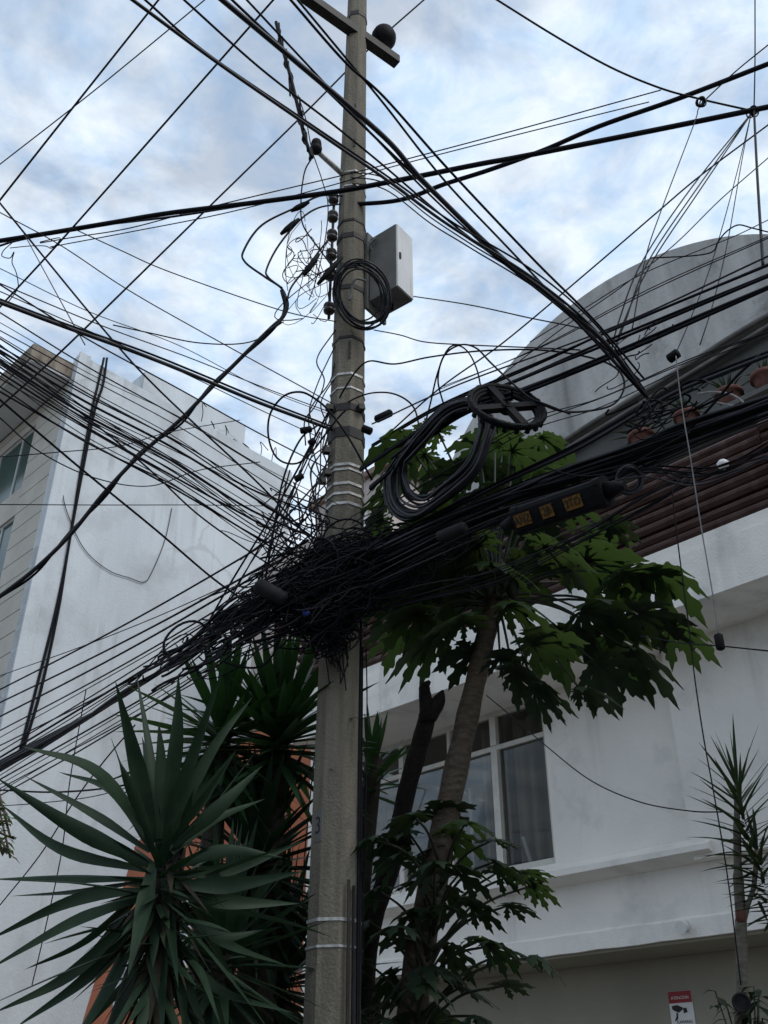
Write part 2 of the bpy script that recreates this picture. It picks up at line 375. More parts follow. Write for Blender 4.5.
# lower plaster band of the first floor, standing a little proud with a ragged arris
ring = []
mb = MB(); ns = 60
for i in range(ns):
    a = SR + (SL - SR) * i / ns; b = SR + (SL - SR) * (i + 1) / ns
    j = lambda s: .012 * mnoise.noise(Vector((s * 3.1, 0, 0))) + .006 * mnoise.noise(Vector((s * 11, 3, 0)))
    f0 = D - .035
    mb.hexa([snz(a, f0, 2.885 + j(a)), snz(b, f0, 2.885 + j(b)), snz(b, D + .01, 2.885 + j(b)), snz(a, D + .01, 2.885 + j(a)), snz(a, f0, 3.03 + j(a + 9)), snz(b, f0, 3.03 + j(b + 9)), snz(b, D + .01, 3.06), snz(a, D + .01, 3.06)])
part(mb, 'plaster_band', 'whitewall', house)
part(MB().snbox(SR, SL, D + .012, 16, 2.86, 2.895), 'soffit', 'lowwall', house)
part(MB().snbox(SR, SL, D + .65, D + .85, 0, 2.858), 'ground_floor_wall', 'lowwall', house)
mb = MB().snbox(SL - .2, SL, D + .86, 16, 0, 2.858).snbox(SR, SL, 15.8, 16, 0, 2.858).snbox(SR, SR + .2, D + .86, 15.8, 0, 2.858)
mb.snbox(SR, SL, 15.8, 16, 2.9, 9.6).snbox(SR, SR + .2, D + .21, 15.79, 2.9, 5.37)
part(mb, 'rear_wall', 'lowwall', house)
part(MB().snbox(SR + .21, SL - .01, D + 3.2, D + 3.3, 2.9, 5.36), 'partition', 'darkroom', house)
# sloping sill ledge under the window
mb = MB(); lo, hi = 4.02, 8.66
mb.hexa([snz(lo, D - .20, 3.515), snz(hi, D - .22, 3.50), snz(hi, D - .002, 3.46), snz(lo, D - .002, 3.46), snz(lo, D - .20, 3.56), snz(hi, D - .22, 3.575), snz(hi, D - .002, 3.66), snz(lo, D - .002, 3.66)])
part(mb, 'sill_ledge', 'whitewall', house)
# fascia (front of the balcony slab) with slightly wavy face
mb = MB(); seg = 40; FD = 7.2
def fz(s): return .012 * mnoise.noise(Vector((s * .9, 5, 0)))
for i in range(seg):
    a = SR + (SL + .05 - SR) * i / seg; b = SR + (SL + .05 - SR) * (i + 1) / seg
    for z0, z1, pr in ((5.37, 5.84, 0), (5.84, 5.97, .022)):
        mb.hexa([snz(a, FD + pr + fz(a), z0), snz(b, FD + pr + fz(b), z0), snz(b, D + .2, z0), snz(a, D + .2, z0), snz(a, FD + pr + fz(a), z1), snz(b, FD + pr + fz(b), z1), snz(b, D + .2, z1), snz(a, D + .2, z1)])
part(mb, 'fascia', 'whitewall', house)
part(MB().snbox(SR, SL, D + .205, 15.79, 5.375, 5.95), 'floor_slab', 'lowwall', house)
# window of five lights
win = part(MB().snbox(W0, W1, D + .05, D + .13, WZ0, WZ0 + .07).snbox(W0, W1, D + .05, D + .13, 4.945, 4.995).snbox(W0, W1, D + .05, D + .13, 5.31, 5.37)
           .snbox(W0, W0 + .05, D + .05, D + .13, WZ0 + .07, 4.945).snbox(W0, W0 + .05, D + .05, D + .13, 4.995, 5.31).snbox(W1 - .06, W1, D + .05, D + .13, WZ0 + .07, 4.945).snbox(W1 - .06, W1, D + .05, D + .13, 4.995, 5.31), 'window', 'frame', house)
MUL = ((6.35, 6.43), (7.00, 7.045), (7.72, 7.79))
mb = MB()
for a, b in MUL:
    mb.snbox(a, b, D + .03, D + .13, WZ0 + .07, 4.945).snbox(a, b, D + .03, D + .13, 4.995, 5.31)
part(mb, 'mullion', 'frame', win)
edges = [W0 + .05] + [x for p in MUL for x in p] + [W1 - .06]
for i in range(0, len(edges), 2):
    a, b = edges[i], edges[i + 1]
    part(MB().snbox(a, b, D + .085, D + .092, WZ0 + .07, 4.945), 'pane', 'glass', win)
    part(MB().snbox(a, b, D + .085, D + .092, 4.995, 5.31), 'pane', 'glass', win)
def curtain(a, b, n=9, zt=5.3):
    mb = MB(); st = int((b - a) * 60); base = len(mb.v)
    for i in range(st + 1):
        s_ = a + (b - a) * i / st; d = D + .30 + .05 * math.sin(i * .62 + a * 7 + .8 * math.sin(i * .13)) + .02 * math.sin(i * 1.3)
        mb.v += [snz(s_, d, WZ0 - .05), snz(s_, d, zt)]
    for i in range(st): mb.f.append((i * 2, i * 2 + 2, i * 2 + 3, i * 2 + 1)); mb.sm.append(True)
    part(mb, 'curtain', 'curtain', win)
curtain(5.66, 6.28); curtain(6.46, 6.76); curtain(7.84, 8.36)
mb = MB().snbox(7.12, 7.16, D + .5, D + .53, 3.7, 4.8).hexa([snz(7.2, D + .5, 4.72), snz(7.65, D + .5, 4.86), snz(7.65, D + .53, 4.86), snz(7.2, D + .53, 4.72), snz(7.2, D + .5, 4.76), snz(7.65, D + .5, 4.90), snz(7.65, D + .53, 4.90), snz(7.2, D + .53, 4.76)])
mb.tube(spline([snz(7.62, D + .5, 4.7), snz(7.68, D + .5, 4.4), snz(7.6, D + .5, 4.2), snz(7.64, D + .5, 3.7)]), .02)
mb.hexa([snz(6.1, D + .2, 3.7), snz(6.14, D + .2, 3.7), snz(6.14, D + .22, 3.7), snz(6.1, D + .22, 3.7), snz(6.2, D + .2, 4.05), snz(6.24, D + .2, 4.05), snz(6.24, D + .22, 4.05), snz(6.2, D + .22, 4.05)])
part(mb, 'reflection_bars', 'whiteframe', win)  # white bars modelled inside the window for the pale diagonal reflection
# balcony railing: seven rows of half-round boards
mb = MB(); rows = 8
for k in range(rows):
    z0 = 5.985 + k * .107; e = SL + .06 + random.uniform(-.05, .05)
    sp = [SR, -1.2, .9, 2.6, 4.5, 6.4, e]
    for a, b in zip(sp, sp[1:]):
        off = random.uniform(-.008, .012); r = .05
        ringp = [snz(a, FD + .10 + off, z0 - .004), snz(a, FD + .045 + off, z0), snz(a, FD + .015 + off, z0 + .03), snz(a, FD + .012 + off, z0 + .055), snz(a, FD + .05 + off, z0 + .092), snz(a, FD + .10 + off, z0 + .096)]
        dz = Z * random.uniform(-.006, .006)
        mb.prism([p + dz for p in ringp], Sdir * (b - a - .006))
for s_ in (8.55, 7.0, 5.2, 3.4, 1.6, -.2, -2): mb.snbox(s_, s_ + .06, FD + .13, FD + .17, 5.97, 6.74)
part(mb, 'balcony_railing', 'slat', house)
# upper storey, set back, with barrel vault
UD = 9.7
def rimz(s): return 9.5 + .10 * (6.43 - s)
mb = MB().prism([snz(SR, UD, 5.96), snz(SL - .3, UD, 5.96), snz(SL - .3, UD, rimz(SL - .3)), snz(SR, UD, rimz(SR))], Ndir * .2).snbox(SL - .5, SL - .3, UD + .21, 15.79, 5.96, 9.62)
part(mb, 'upper_wall', 'upper', house)
AR, AS, AZ = 3.62, 5.0, 8.22
hc = math.sqrt(AR ** 2 - (9.6 - AZ) ** 2); a0 = math.atan2(9.6 - AZ, hc); a1 = math.pi - a0
arc = [(AS + AR * math.cos(a), AZ + AR * math.sin(a)) for a in [math.radians(8) + math.radians(164) * i / 60 for i in range(61)]]
arc = [(s_, z_) for s_, z_ in arc if z_ > rimz(s_) + .01]
arc = [(arc[0][0] + .02, rimz(arc[0][0]))] + arc + [(arc[-1][0] - .02, rimz(arc[-1][0]))]
VD = 9.5
mb = MB(); mb.prism([snz(s, VD, z) for s, z in arc], Ndir * 6.2)
part(mb, 'vault', 'vault', house)
mb = MB()
mb.tube(spline([snz(s, VD + .0, rimz(s) + .015 * mnoise.noise(Vector((s, 0, 0)))) for s in [8.4 - i * .5 for i in range(25)]], 3), .035, 8)
mb.tube(spline([snz(s, VD + .06, rimz(s) - .10) for s in [8.4 - i * .5 for i in range(25)]], 3), .028, 8)
part(mb, 'vault_rim', 'rim', house)
part(MB().snbox(SR, 7.4, 8.92, UD - .003, 8.40, 8.46), 'plant_shelf', 'upper', house)
part(MB().snbox(4.28, 4.36, FD - .05, FD - .006, 6.0, 6.52), 'railing_post', 'greyplastic', house)

def pot(s, n, z, r, label, kind):
    t = thing('flower_pot', snz(s, n, z), label, 'flower pot', 'flower pots on the upper shelf')
    c = snz(s, n, z)
    part(MB().lathe(c, [(r * .62, 0), (r * .8, r * .8), (r * .95, r * 1.35), (r * 1.12, r * 1.36), (r * 1.12, r * 1.7), (r * .98, r * 1.72), (r * .95, r * 1.5)], 18), 'pot', 'terracotta', t)
    mb = MB()
    for i in range(26):
        a = random.uniform(0, 6.28); e = random.uniform(.2, 1.4); l = random.uniform(.12, .26) * kind
        d = Vector((math.cos(a) * math.cos(e), math.sin(a) * math.cos(e), math.sin(e)))
        p = c + Z * r * 1.5 + d * r * .4
        mb.strap([p, p + d * l * .5, p + d * l + Z * -.04], [.008, .012, .001], Vector((.3, .2, 1)))
    part(mb, 'foliage', 'papayad', t)
pot(3.06, 9.1, 8.465, .15, 'terracotta flower pot at the right end of the shelf under the vault rim', 1.0)
pot(3.50, 9.1, 8.465, .15, 'terracotta flower pot with spiky plant beside the bent pale rod', 1.3)
pot(4.05, 9.1, 8.465, .14, 'terracotta flower pot behind the hanging grey cord', 1.2)
pot(4.66, 9.1, 8.465, .15, 'terracotta flower pot half hidden by the thick cable bundle, nearest the pole', 1.4)

# security notice on the ground floor wall
sg = thing('security_sign', snz(4.96, D + .64, 2.3400), 'white security camera notice with red header on the grey lower wall', 'sign')
sc, sn = Vector(snz(4.96, D + .65, 2.1400)), Ndir
def sgbox(x0, x1, z0, z1, d0, d1): return MB().snbox(4.96 - x1, 4.96 - x0, D + .65 - d1, D + .65 - d0, z0, z1)
part(sgbox(-.115, .115, 2.1600, 2.5800, .001, .008), 'board', 'white', sg)
part(sgbox(-.113, .113, 2.4850, 2.5780, .0085, .011), 'header', 'red', sg)
def text(body, size, origin, xd, yd, name, m, parent, ext=.0015, sx=1.0):
    cu = bpy.data.curves.new(name, 'FONT'); cu.body = body; cu.size = size; cu.extrude = ext; cu.align_x = 'CENTER'; cu.align_y = 'CENTER'; cu.resolution_u = 3
    tmp = bpy.data.objects.new('tmp', cu); COL.objects.link(tmp); C.view_layer.update()
    me = bpy.data.meshes.new_from_object(tmp.evaluated_get(C.evaluated_depsgraph_get())); bpy.data.objects.remove(tmp); bpy.data.curves.remove(cu)
    zd = xd.cross(yd)
    mtx = Matrix((xd * sx, yd, zd)).transposed().to_4x4(); mtx.translation = origin - ORG[parent.name]
    me.transform(mtx); me.materials.clear(); me.materials.append(M[m]); me.name = name
    o = bpy.data.objects.new(name, me); COL.objects.link(o); o.parent = parent; ORG[o.name] = ORG[parent.name]; return o
fx = -Sdir
text('ATENCION', .034, snz(4.96, D + .65 - .012, 2.5250), fx, Z, 'lettering', 'white', sg, .001)
mb = MB()
f_ = D + .65 - .0095
def flat(pts): return [snz(4.96 - x, f_, z) for x, z in pts]
mb.prism(flat([(-.09, 2.4650), (-.035, 2.4700), (.02, 2.4450), (.0, 2.4250), (-.03, 2.4100), (-.07, 2.4250), (-.09, 2.4400)]), Ndir * -.002)
mb.prism(flat([(-.055, 2.4100), (-.04, 2.4100), (-.045, 2.3650), (-.075, 2.3550), (-.08, 2.3450), (-.06, 2.3500)]), Ndir * -.002)
mb.prism(flat([(.015, 2.4400), (.05, 2.4450), (.055, 2.4100), (.02, 2.4020)]), Ndir * -.002)
part(mb, 'camera_symbol', 'black', sg)
text('CAMARAS', .034, snz(4.96 - .015, D + .65 - .0095, 2.3350), fx, Z, 'lettering', 'black', sg, .001)
text('DE SEGURIDAD', .026, snz(4.96, D + .65 - .0095, 2.2850), fx, Z, 'lettering', 'black', sg, .001)

# small broken pipe stub under the ledge
p = at(684, 927, ('D', D - .06))
mb = MB().tube([p + Vector((.05, .05, .02)), p + Vector((-.02, -.03, 0)), p + Vector((-.05, -.07, -.015))], [.045, .045, .05], 10)
solo(mb, 'drain_spout', 'boxpaint', 'short grey drain spout poking out of the plaster band above the sign', 'drain spout')
p = at(723, 464, ('D', FD - .03))
mb = MB(); mb.lathe(p, [(.02, -.05), (.05, -.02), (.055, .01), (.03, .035), (.005, .04)], 9)
solo(mb, 'plastic_bag', 'white', 'small crumpled white bag caught on the brown slatted railing', 'bag')
solo(MB().tube(spline([at(*q, ('D', 8.6)) for q in ((698, 394), (712, 392), (730, 394), (742, 401), (745, 407), (752, 407), (735, 406), (715, 402))]), .011), 'bent_rod', 'greycord', 'bent pale metal rod sticking out in front of the flower pots', 'rod')

# ---- tall pale apartment block on the left
apt = thing('apartment_building', snz(19, 8, 0), 'tall pale apartment block with a blank side wall and beige clad front', 'building')
A0 = 18.8; AT = 18.0
mb = MB()
mb.prism([snz(A0, 8.0, 0), snz(A0, 15.0, 0), snz(A0, 15.0, 17.75), snz(A0, 8.0, AT)], Sdir * .3)
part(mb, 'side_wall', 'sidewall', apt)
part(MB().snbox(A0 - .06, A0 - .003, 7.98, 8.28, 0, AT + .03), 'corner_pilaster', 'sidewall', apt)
part(MB().snbox(A0 + .31, 30, 14.7, 15, 0, 17.7).snbox(A0 + .31, 30, 8.31, 14.69, 17.2, 17.4).snbox(29.8, 30, 8.31, 14.69, 0, 17.2).snbox(A0 + .4, 29.5, 9.2, 9.3, 0, 17.1), 'rear_wall', 'eaveunder', apt)
mb = MB(); z = 0.0
wins = [(16.75, 14.85), (14.05, 12.2), (11.2, 9.3), (8.4, 6.5)]
ws0 = 20.55
while z < 17.2:
    z1 = min(z + .50, 17.25)
    blocks = [(A0 + .01, 30)]
    for zt, zb in wins:
        if z < zt - .01 and z1 > zb + .01: blocks = [(A0 + .01, ws0)]
    for a, b in blocks: mb.snbox(a, b, 8.0, 8.3, z + .012, z1 - .012)
    z = z1
part(mb, 'clad_facade', 'cladding', apt)
part(MB().snbox(A0 + .012, ws0, 8.03, 8.27, 0, 17.22), 'facade_core', 'eaveunder', apt)
for zt, zb in wins:
    fr = part(MB().snbox(ws0, 24.9, 8.08, 8.16, zt - .04, zt).snbox(ws0, 24.9, 8.08, 8.16, zb, zb + .04).snbox(ws0, ws0 + .04, 8.08, 8.16, zb + .04, zt - .04).snbox(21.35, 21.385, 8.08, 8.16, zb + .04, zt - .04).snbox(22.6, 22.635, 8.08, 8.16, zb + .04, zt - .04), 'window', 'whiteframe', apt)
    part(MB().snbox(ws0 + .04, 24.9, 8.115, 8.122, zb + .04, zt - .04), 'pane', 'greenglass', fr)
    part(MB().snbox(24.9, 30, 8.0, 8.3, zb - .5, zt + .3), 'wall_panel', 'cladding', apt)
for (zt0, zb0), (zt1, zb1) in zip(wins, wins[1:]): part(MB().snbox(ws0, 24.9, 8.02, 8.28, zt1 + .003, zb0 - .003), 'spandrel', 'cladding', apt)
part(MB().snbox(ws0, 24.9, 8.02, 8.28, wins[0][0] + .003, 17.2), 'spandrel', 'cladding', apt)
part(MB().snbox(A0 + .25, 30, 6.95, 7.999, 17.3, 17.36), 'eave_underside', 'eaveunder', apt)
part(MB().snbox(A0 + .22, 30, 6.9, 8.3, 17.363, 17.8), 'eave_slab', 'stained', apt)
part(MB().snbox(A0 + .302, A0 + .55, 8.301, 9.4, 17.41, 18.02), 'parapet', 'stained', apt)
part(MB().snbox(21.2, 30, 7.2, 7.99, 11.55, 12.1), 'balcony', 'sidewall', apt)
part(MB().snbox(20.9, 25, 10.95, 14.69, 17.41, 20.4), 'penthouse', 'sidewall', apt)
mb = MB()
for i in range(7):
    n0 = 11.8 + i * .42; z0 = 17.75; h = random.uniform(.25, .9)
    mb.tube(spline([snz(A0 + .15, n0, z0 - .1), snz(A0 + .15, n0 + .05, z0 + h * .6), snz(A0 + .18, n0 + random.uniform(-.2, .2), z0 + h), snz(A0 + .2, n0 + random.uniform(.1, .4), z0 + h * random.uniform(.4, 1))]), .013, 5)
part(mb, 'reinforcing_bars', 'darksteel', apt)
for k, (du, lab) in enumerate(((0, 'left black cable of the pair clipped down the blank pale side wall'), (5, 'right black cable of the pair clipped down the blank pale side wall'))):
    pts = [(104 + du * .6, 358), (98 + du, 385), (92 + du * .6, 410), (81 + du * .4, 470), (69, 545), (56 + du * .5, 610), (36 + du, 690), (20 + du * .5, 752)]
    q = [CAM + ray(u, v) * ((A0 - .03 - .02 * k) / ray(u, v).dot(Sdir)) for u, v in pts]
    solo(MB().tube(spline(q, 6), .032), 'wall_cable', 'rubber', lab, 'cable')
q = [CAM + ray(u, v) * ((A0 - .03) / ray(u, v).dot(Sdir)) for u, v in ((58, 455), (64, 470), (63, 495), (70, 520), (85, 550), (108, 570), (130, 578), (144, 582), (152, 572), (165, 540), (172, 508))]
solo(MB().tube(spline(q, 6), .010), 'wall_cable', 'rubber', 'slack thin cable drooping across the blank pale side wall', 'cable')

# ---- orange house between them
oh = thing('orange_house', snz(12, 8.3, 0), 'orange stucco house with white framed window behind the yuccas', 'house')
wn = [(12.0, 13.7, 2.95, 4.2)]
def prz(pts, d0, d1, name, m): part(MB().prism([snz(s, d0, z) for s, z in pts], Ndir * (d1 - d0)), name, m, oh)
prz([(9.6, 0), (12.0, 0), (12.0, 5.93), (10.25, 6.62), (9.6, 6.72)], 8.3, 8.6, 'wall', 'orange')
prz([(12.002, 4.2), (13.7, 4.2), (13.7, 5.23), (12.002, 5.93)], 8.3, 8.6, 'wall', 'orange')
prz([(13.702, 0), (15.3, 0), (14.5, 2.9), (13.702, 5.2)], 8.3, 8.6, 'wall', 'orange')
prz([(12.002, 0), (13.7, 0), (13.7, 2.95), (12.002, 2.95)], 8.3, 8.6, 'wall', 'orange')
f = part(MB().snbox(12.0, 13.7, 8.27, 8.4, 2.95, 3.05).snbox(12.0, 13.7, 8.27, 8.4, 4.12, 4.2).snbox(12.0, 12.08, 8.27, 8.4, 3.05, 4.12).snbox(13.62, 13.7, 8.27, 8.4, 3.05, 4.12), 'window', 'whiteframe', oh)
part(MB().snbox(12.08, 13.62, 8.36, 8.366, 3.05, 4.12), 'pane', 'glass', f)
mb = MB()
for i in range(9): mb.snbox(12.17 + i * .17, 12.185 + i * .17, 8.31, 8.325, 3.05, 4.12)
for i in range(6): mb.snbox(12.08, 13.62, 8.327, 8.342, 3.15 + i * .17, 3.165 + i * .17)
part(mb, 'grille', 'whiteframe', f)
part(MB().snbox(9.2, 9.598, 8.25, 8.6, 0, 6.9), 'pilaster', 'whitewall', oh)
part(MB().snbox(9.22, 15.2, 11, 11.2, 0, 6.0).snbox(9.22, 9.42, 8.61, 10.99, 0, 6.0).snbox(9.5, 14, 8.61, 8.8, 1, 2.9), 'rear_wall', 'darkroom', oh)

# ---- pinkish building further back
fh = thing('pink_house', snz(13, 12, 0), 'pinkish rendered building with brown roof edge seen beyond the pole', 'building')
pa, pb, pc = [at(u, v, ('D', 12.2)).dot(Sdir) for u, v in ((300, 486), (384, 432), (272, 500))]
part(MB().snbox(pb + .2, pa - .2, 12.6, 17, 0, 13.7), 'wall', 'pink', fh)
part(MB().snbox(pa - .19, pc + 1, 12.7, 17, 0, 13.0), 'annex', 'pink', fh)
part(MB().hexa([snz(pb, 12.5, 13.71), snz(pa, 12.5, 13.71), snz(pa, 17, 13.713), snz(pb, 17, 13.713), snz(pb, 12.5, 13.86), snz(pa, 12.5, 13.86), snz(pa, 17, 14.6), snz(pb, 17, 14.6)]), 'roof', 'tile', fh)
f = part(MB().snbox(pb + .9, pb + 1.9, 12.54, 12.598, 11.4, 12.9), 'window', 'whiteframe', fh)
part(MB().snbox(pb + .98, pb + 1.82, 12.53, 12.539, 11.48, 12.82), 'pane', 'greenglass', f)

# ================================================================== UTILITY POLE
PX, PY = -.258, POLE_Y
pole = thing('utility_pole', (PX, PY, .12), 'octagonal grey concrete utility pole marked with a black 3', 'utility pole')
def pr(z): return .1455 - .0056 * z
mb = MB(); b0 = 0; sides = 8; zs = [.1 + i * .3 for i in range(42)]
for z in zs:
    for k in range(sides):
        an = R(12) + 2 * math.pi * k / sides; mb.v.append(Vector((PX + pr(z) / math.cos(math.pi / 8) * math.cos(an), PY + pr(z) / math.cos(math.pi / 8) * math.sin(an), z)))
for i in range(len(zs) - 1):
    for k in range(sides):
        k2 = (k + 1) % sides; mb.f.append((i * 8 + k, i * 8 + k2, i * 8 + 8 + k2, i * 8 + 8 + k)); mb.sm.append(False)
mb.f.append(tuple(range(len(mb.v) - 8, len(mb.v)))); mb.sm.append(False)
part(mb, 'shaft', 'concrete', pole)
def pz(v): d = ray(340, v); return CAM.z + d.z * (PY - .13) / d.y
def band(z, h, m, name='steel_band', g=.006):
    r = (pr(z) + g) / math.cos(math.pi / 8); mb = MB()
    ring = [[Vector((PX + rr * math.cos(R(12) + 2 * math.pi * k / 8), PY + rr * math.sin(R(12) + 2 * math.pi * k / 8), z + dz)) for k in range(8)] for rr, dz in ((r, -h), (r, h), (r - .02, h), (r - .02, -h))]
    for q in ring: mb.v += q
    for a, b in ((0, 1), (1, 2), (3, 0)):
        for k in range(8):
            k2 = (k + 1) % 8; mb.f.append((a * 8 + k, a * 8 + k2, b * 8 + k2, b * 8 + k)); mb.sm.append(False)
    return part(mb, name, m, pole)
for v, h, m in ((168, .008, 'steel'), (182, .008, 'steel'), (372, .010, 'steel'), (386, .007, 'steel'), (463, .010, 'steel'), (468, .008, 'steel'), (482, .010, 'steel'), (492, .009, 'steel'), (502, .010, 'steel'), (919, .008, 'steel'), (946, .006, 'steel'),
                (232, .025, 'darksteel'), (262, .02, 'darksteel'), (284, .022, 'darksteel'), (405, .03, 'darksteel'), (430, .04, 'darksteel'), (8, .03, 'darksteel'), (335, .012, 'darksteel'), (217, .012, 'darksteel')):
    band(pz(v), h, m)
# cross-arm with bowl and bolts
ca0, ca1 = at(300, -14, ('Y', PY - .12)), at(398, 61, ('Y', PY - .16))
ca0.z = ca1.z = (ca0.z + ca1.z) / 2
dz_ = at(336, 12, ('Y', PY - .14)).z
# horizontal arm: leaves the pole towards far-left and near-right
cc = Vector((PX, PY - .12, pz(25)))
u0 = CAM + ray(310, 0) * ((cc.z - CAM.z) / ray(310, 0).z); u1 = CAM + ray(397, 62) * ((cc.z - CAM.z) / ray(397, 62).z)
ad = (u1 - u0).normalized(); sd_ = Vector((-ad.y, ad.x, 0))
arm0, arm1 = u0 - ad * .55, u1
arm = part(MB().box((arm0 + arm1) / 2, ad * ((arm1 - arm0).length / 2), sd_ * .045, Z * .05), 'cross_arm', 'darksteel', pole)
part(MB().lathe(u1 - ad * .16 + Z * .05, [(.03, 0), (.03, .05), (.085, .08), (.115, .14), (.12, .2), (.1, .26), (.06, .3), (.02, .31)], 18), 'insulator_bowl', 'darkplastic', arm)
part(MB().lathe(u0 + ad * .1 + Z * .05, [(.012, 0), (.012, .14)], 8).lathe(u0 - ad * .3 + Z * .05, [(.012, 0), (.012, .14)], 8), 'bolt', 'steel', arm)
# grey bracket arm with small insulator
b0_, b1_ = at(342, 174, 'P'), at(316, 150, ('Y', PY - .3))
br = part(MB().tube([b0_, b1_], .022, 8), 'bracket_arm', 'steel', pole)
part(MB().lathe(b1_ + Z * -.03, [(.02, 0), (.045, .02), (.05, .05), (.03, .07), (.045, .09), (.04, .13), (.015, .15)], 12), 'insulator', 'greyplastic', br)
# rack of dark spool insulators on the left side
rk = part(MB().tube([Vector((PX - .145, PY - .06, pz(188))), Vector((PX - .15, PY - .06, pz(312)))], .012, 6), 'spool_rack', 'darksteel', pole)
for v in (192, 210, 229, 248, 268, 302):
    zc = pz(v); c = Vector((PX - .15, PY - .07, zc - .05))
    part(MB().lathe(c, [(.02, 0), (.04, .008), (.044, .022), (.026, .034), (.026, .05), (.044, .062), (.04, .078), (.02, .086)], 12), 'spool_insulator', 'porcelain', rk)
for v, dx in ((405, -.12), (448, -.13), (470, -.12), (405, .1), (540, -.13), (478, -.15)):
    part(MB().box(Vector((PX + dx, PY - .10, pz(v))), Vector((.02, .012, .006)), Vector((-.008, .02, 0)), Vector((-.004, 0, .022))), 'cable_clamp', 'darksteel', pole)
for v in (105, 140, 345, 352):
    part(MB().box(Vector((PX + .01, PY - pr(pz(v)) - .002, pz(v))), Vector((.006, 0, 0)), Vector((0, .012, 0)), Z * .05), 'step_bolt', 'darksteel', pole)
c3 = at(322.5, 824, ('Y', PY - .155)); n3 = Vector((math.cos(R(12 + 22.5 + 180 + 22.5 - 0)), 0, 0))
# which facet does the 3 sit on: the one whose normal points left and towards the road
fa = R(12 + 22.5 + 45 * 4); nf = Vector((math.cos(fa), math.sin(fa), 0))
for k in range(8):
    an = R(12 + 22.5 + 45 * k); q = Vector((math.cos(an), math.sin(an), 0))
    if q.dot(Vector((-.55, -.83, 0))) > nf.dot(Vector((-.55, -.83, 0))): nf = q
z3 = pz(824); t3 = Vector((-nf.y, nf.x, 0)); 
if t3.x < 0: t3 = -t3
o3 = Vector((PX, PY, z3)) + nf * (pr(z3) + .003) + t3 * .018
part(MB().box(o3 - nf * .0035, t3 * .04, Z * .085, nf * .003), 'number_patch', 'boxdark', pole)
text('3', .13, o3, t3, Z, 'painted_number', 'black', pole, .0015)
for dx, v0, v1, r_, m in ((.075, 880, 1060, .008, 'darksteel'), (.10, 885, 1060, .008, 'greyplastic'), (.117, 600, 1060, .008, 'rubber'), (.128, 640, 1060, .006, 'greyplastic')):
    z0, z1 = pz(v0), .1
    mb = MB().tube([Vector((PX + dx + .018 * (1 - (z - z1) / (z0 - z1)), PY - math.sqrt(max(pr(z) ** 2 - min(dx, pr(z)) ** 2, 0)) - .03, z)) for z in [z0 + (z1 - z0) * i / 8 for i in range(9)]], r_, 8)
    part(mb, 'conduit', m, pole)

# grey cabinet on the pole
bxc = at(392, 262, ('Y', PY - .02))
cab = thing('equipment_cabinet', bxc, 'light grey equipment cabinet mounted high on the right of the pole', 'cabinet')
bx_z0, bx_z1 = CAM.z, CAM.z
ca = R(20); cx_ = Vector((math.cos(R(-38)), math.sin(R(-38)), 0)); cy_ = Vector((-cx_.y, cx_.x, 0))
ctr = Vector((PX + .295, PY - .02, pz(260)))
hx, hy, hz = .125, .10, .33
part(MB().box(ctr + cx_ * .02, cx_ * hx, cy_ * hy, Z * hz), 'housing', 'boxdark', cab)
part(MB().box(ctr - cx_ * (hx + .005), cx_ * .012, cy_ * (hy + .02), Z * (hz + .07)), 'back_plate', 'boxdark', cab)
part(MB().box(ctr + cx_ * (hx + .027), cx_ * .007, cy_ * (hy - .004), Z * (hz - .006)), 'door', 'boxpaint', cab)
part(MB().box(ctr + cx_ * (hx + .036) + cy_ * -.07 , cx_ * .008, cy_ * .008, Z * .03), 'latch', 'darksteel', cab)
for dy in (-.04, .03): part(MB().tube([ctr + cy_ * dy - Z * (hz + .001), ctr + cy_ * dy - Z * (hz + .05)], .016, 8), 'cable_gland', 'darkplastic', cab)
part(MB().tube([ctr - cx_ * hx, Vector((PX + .05, PY, ctr.z))], .03, 6).tube([ctr - cx_ * hx + Z * .2, Vector((PX + .05, PY, ctr.z + .2))], .02, 6), 'mounting_arm', 'darksteel', cab)

# ================================================================== CABLES
def coil_loops(mb, cu, cv, rx, ry, t, n, jx, r, tilt=0, a0=0, a1=6.283, dj=.05):
    for i in range(n):
        ox, oy, sx = random.uniform(-jx, jx), random.uniform(-jx, jx), random.uniform(.85, 1.12)
        q = []
        for k in range(33):
            an = a0 + (a1 - a0) * k / 32; x, y = math.cos(an) * rx * sx, math.sin(an) * ry * sx
            u = cu + ox + x * math.cos(tilt) - y * math.sin(tilt); v = cv + oy + x * math.sin(tilt) + y * math.cos(tilt)
            q.append(CAM + ray(u, v) * (t + dj * math.sin(an + i)))
        mb.tube(q, r, 5, False)
tp = depth(352, 292, 'P')
mb = MB(); coil_loops(mb, 361, 295, 24, 31, tp - .32, 9, 4, .0065, -.35, dj=.04)
solo(mb, 'cable_coil', 'rubber2', 'round coil of black cable strapped to the pole below the grey cabinet', 'cable coil')
solo(MB().tube(spline(path3([(354, 241), (360, 252), (368, 262), (376, 264), (377, 257), (370, 246), (376, 238)], 'P', ('Y', PY - .1))), .011), 'looped_wire', 'greycord', 'short pale wire looping between the pole and the grey cabinet', 'wire')
solo(MB().tube(spline(path3([(366, 281), (356, 279), (352, 287), (351, 297), (349, 300)], ('Y', PY - .25), ('Y', PY - .25))), .009), 'looped_wire', 'greycord', 'tiny pale wire end inside the round cable coil on the pole', 'wire')

I = wire
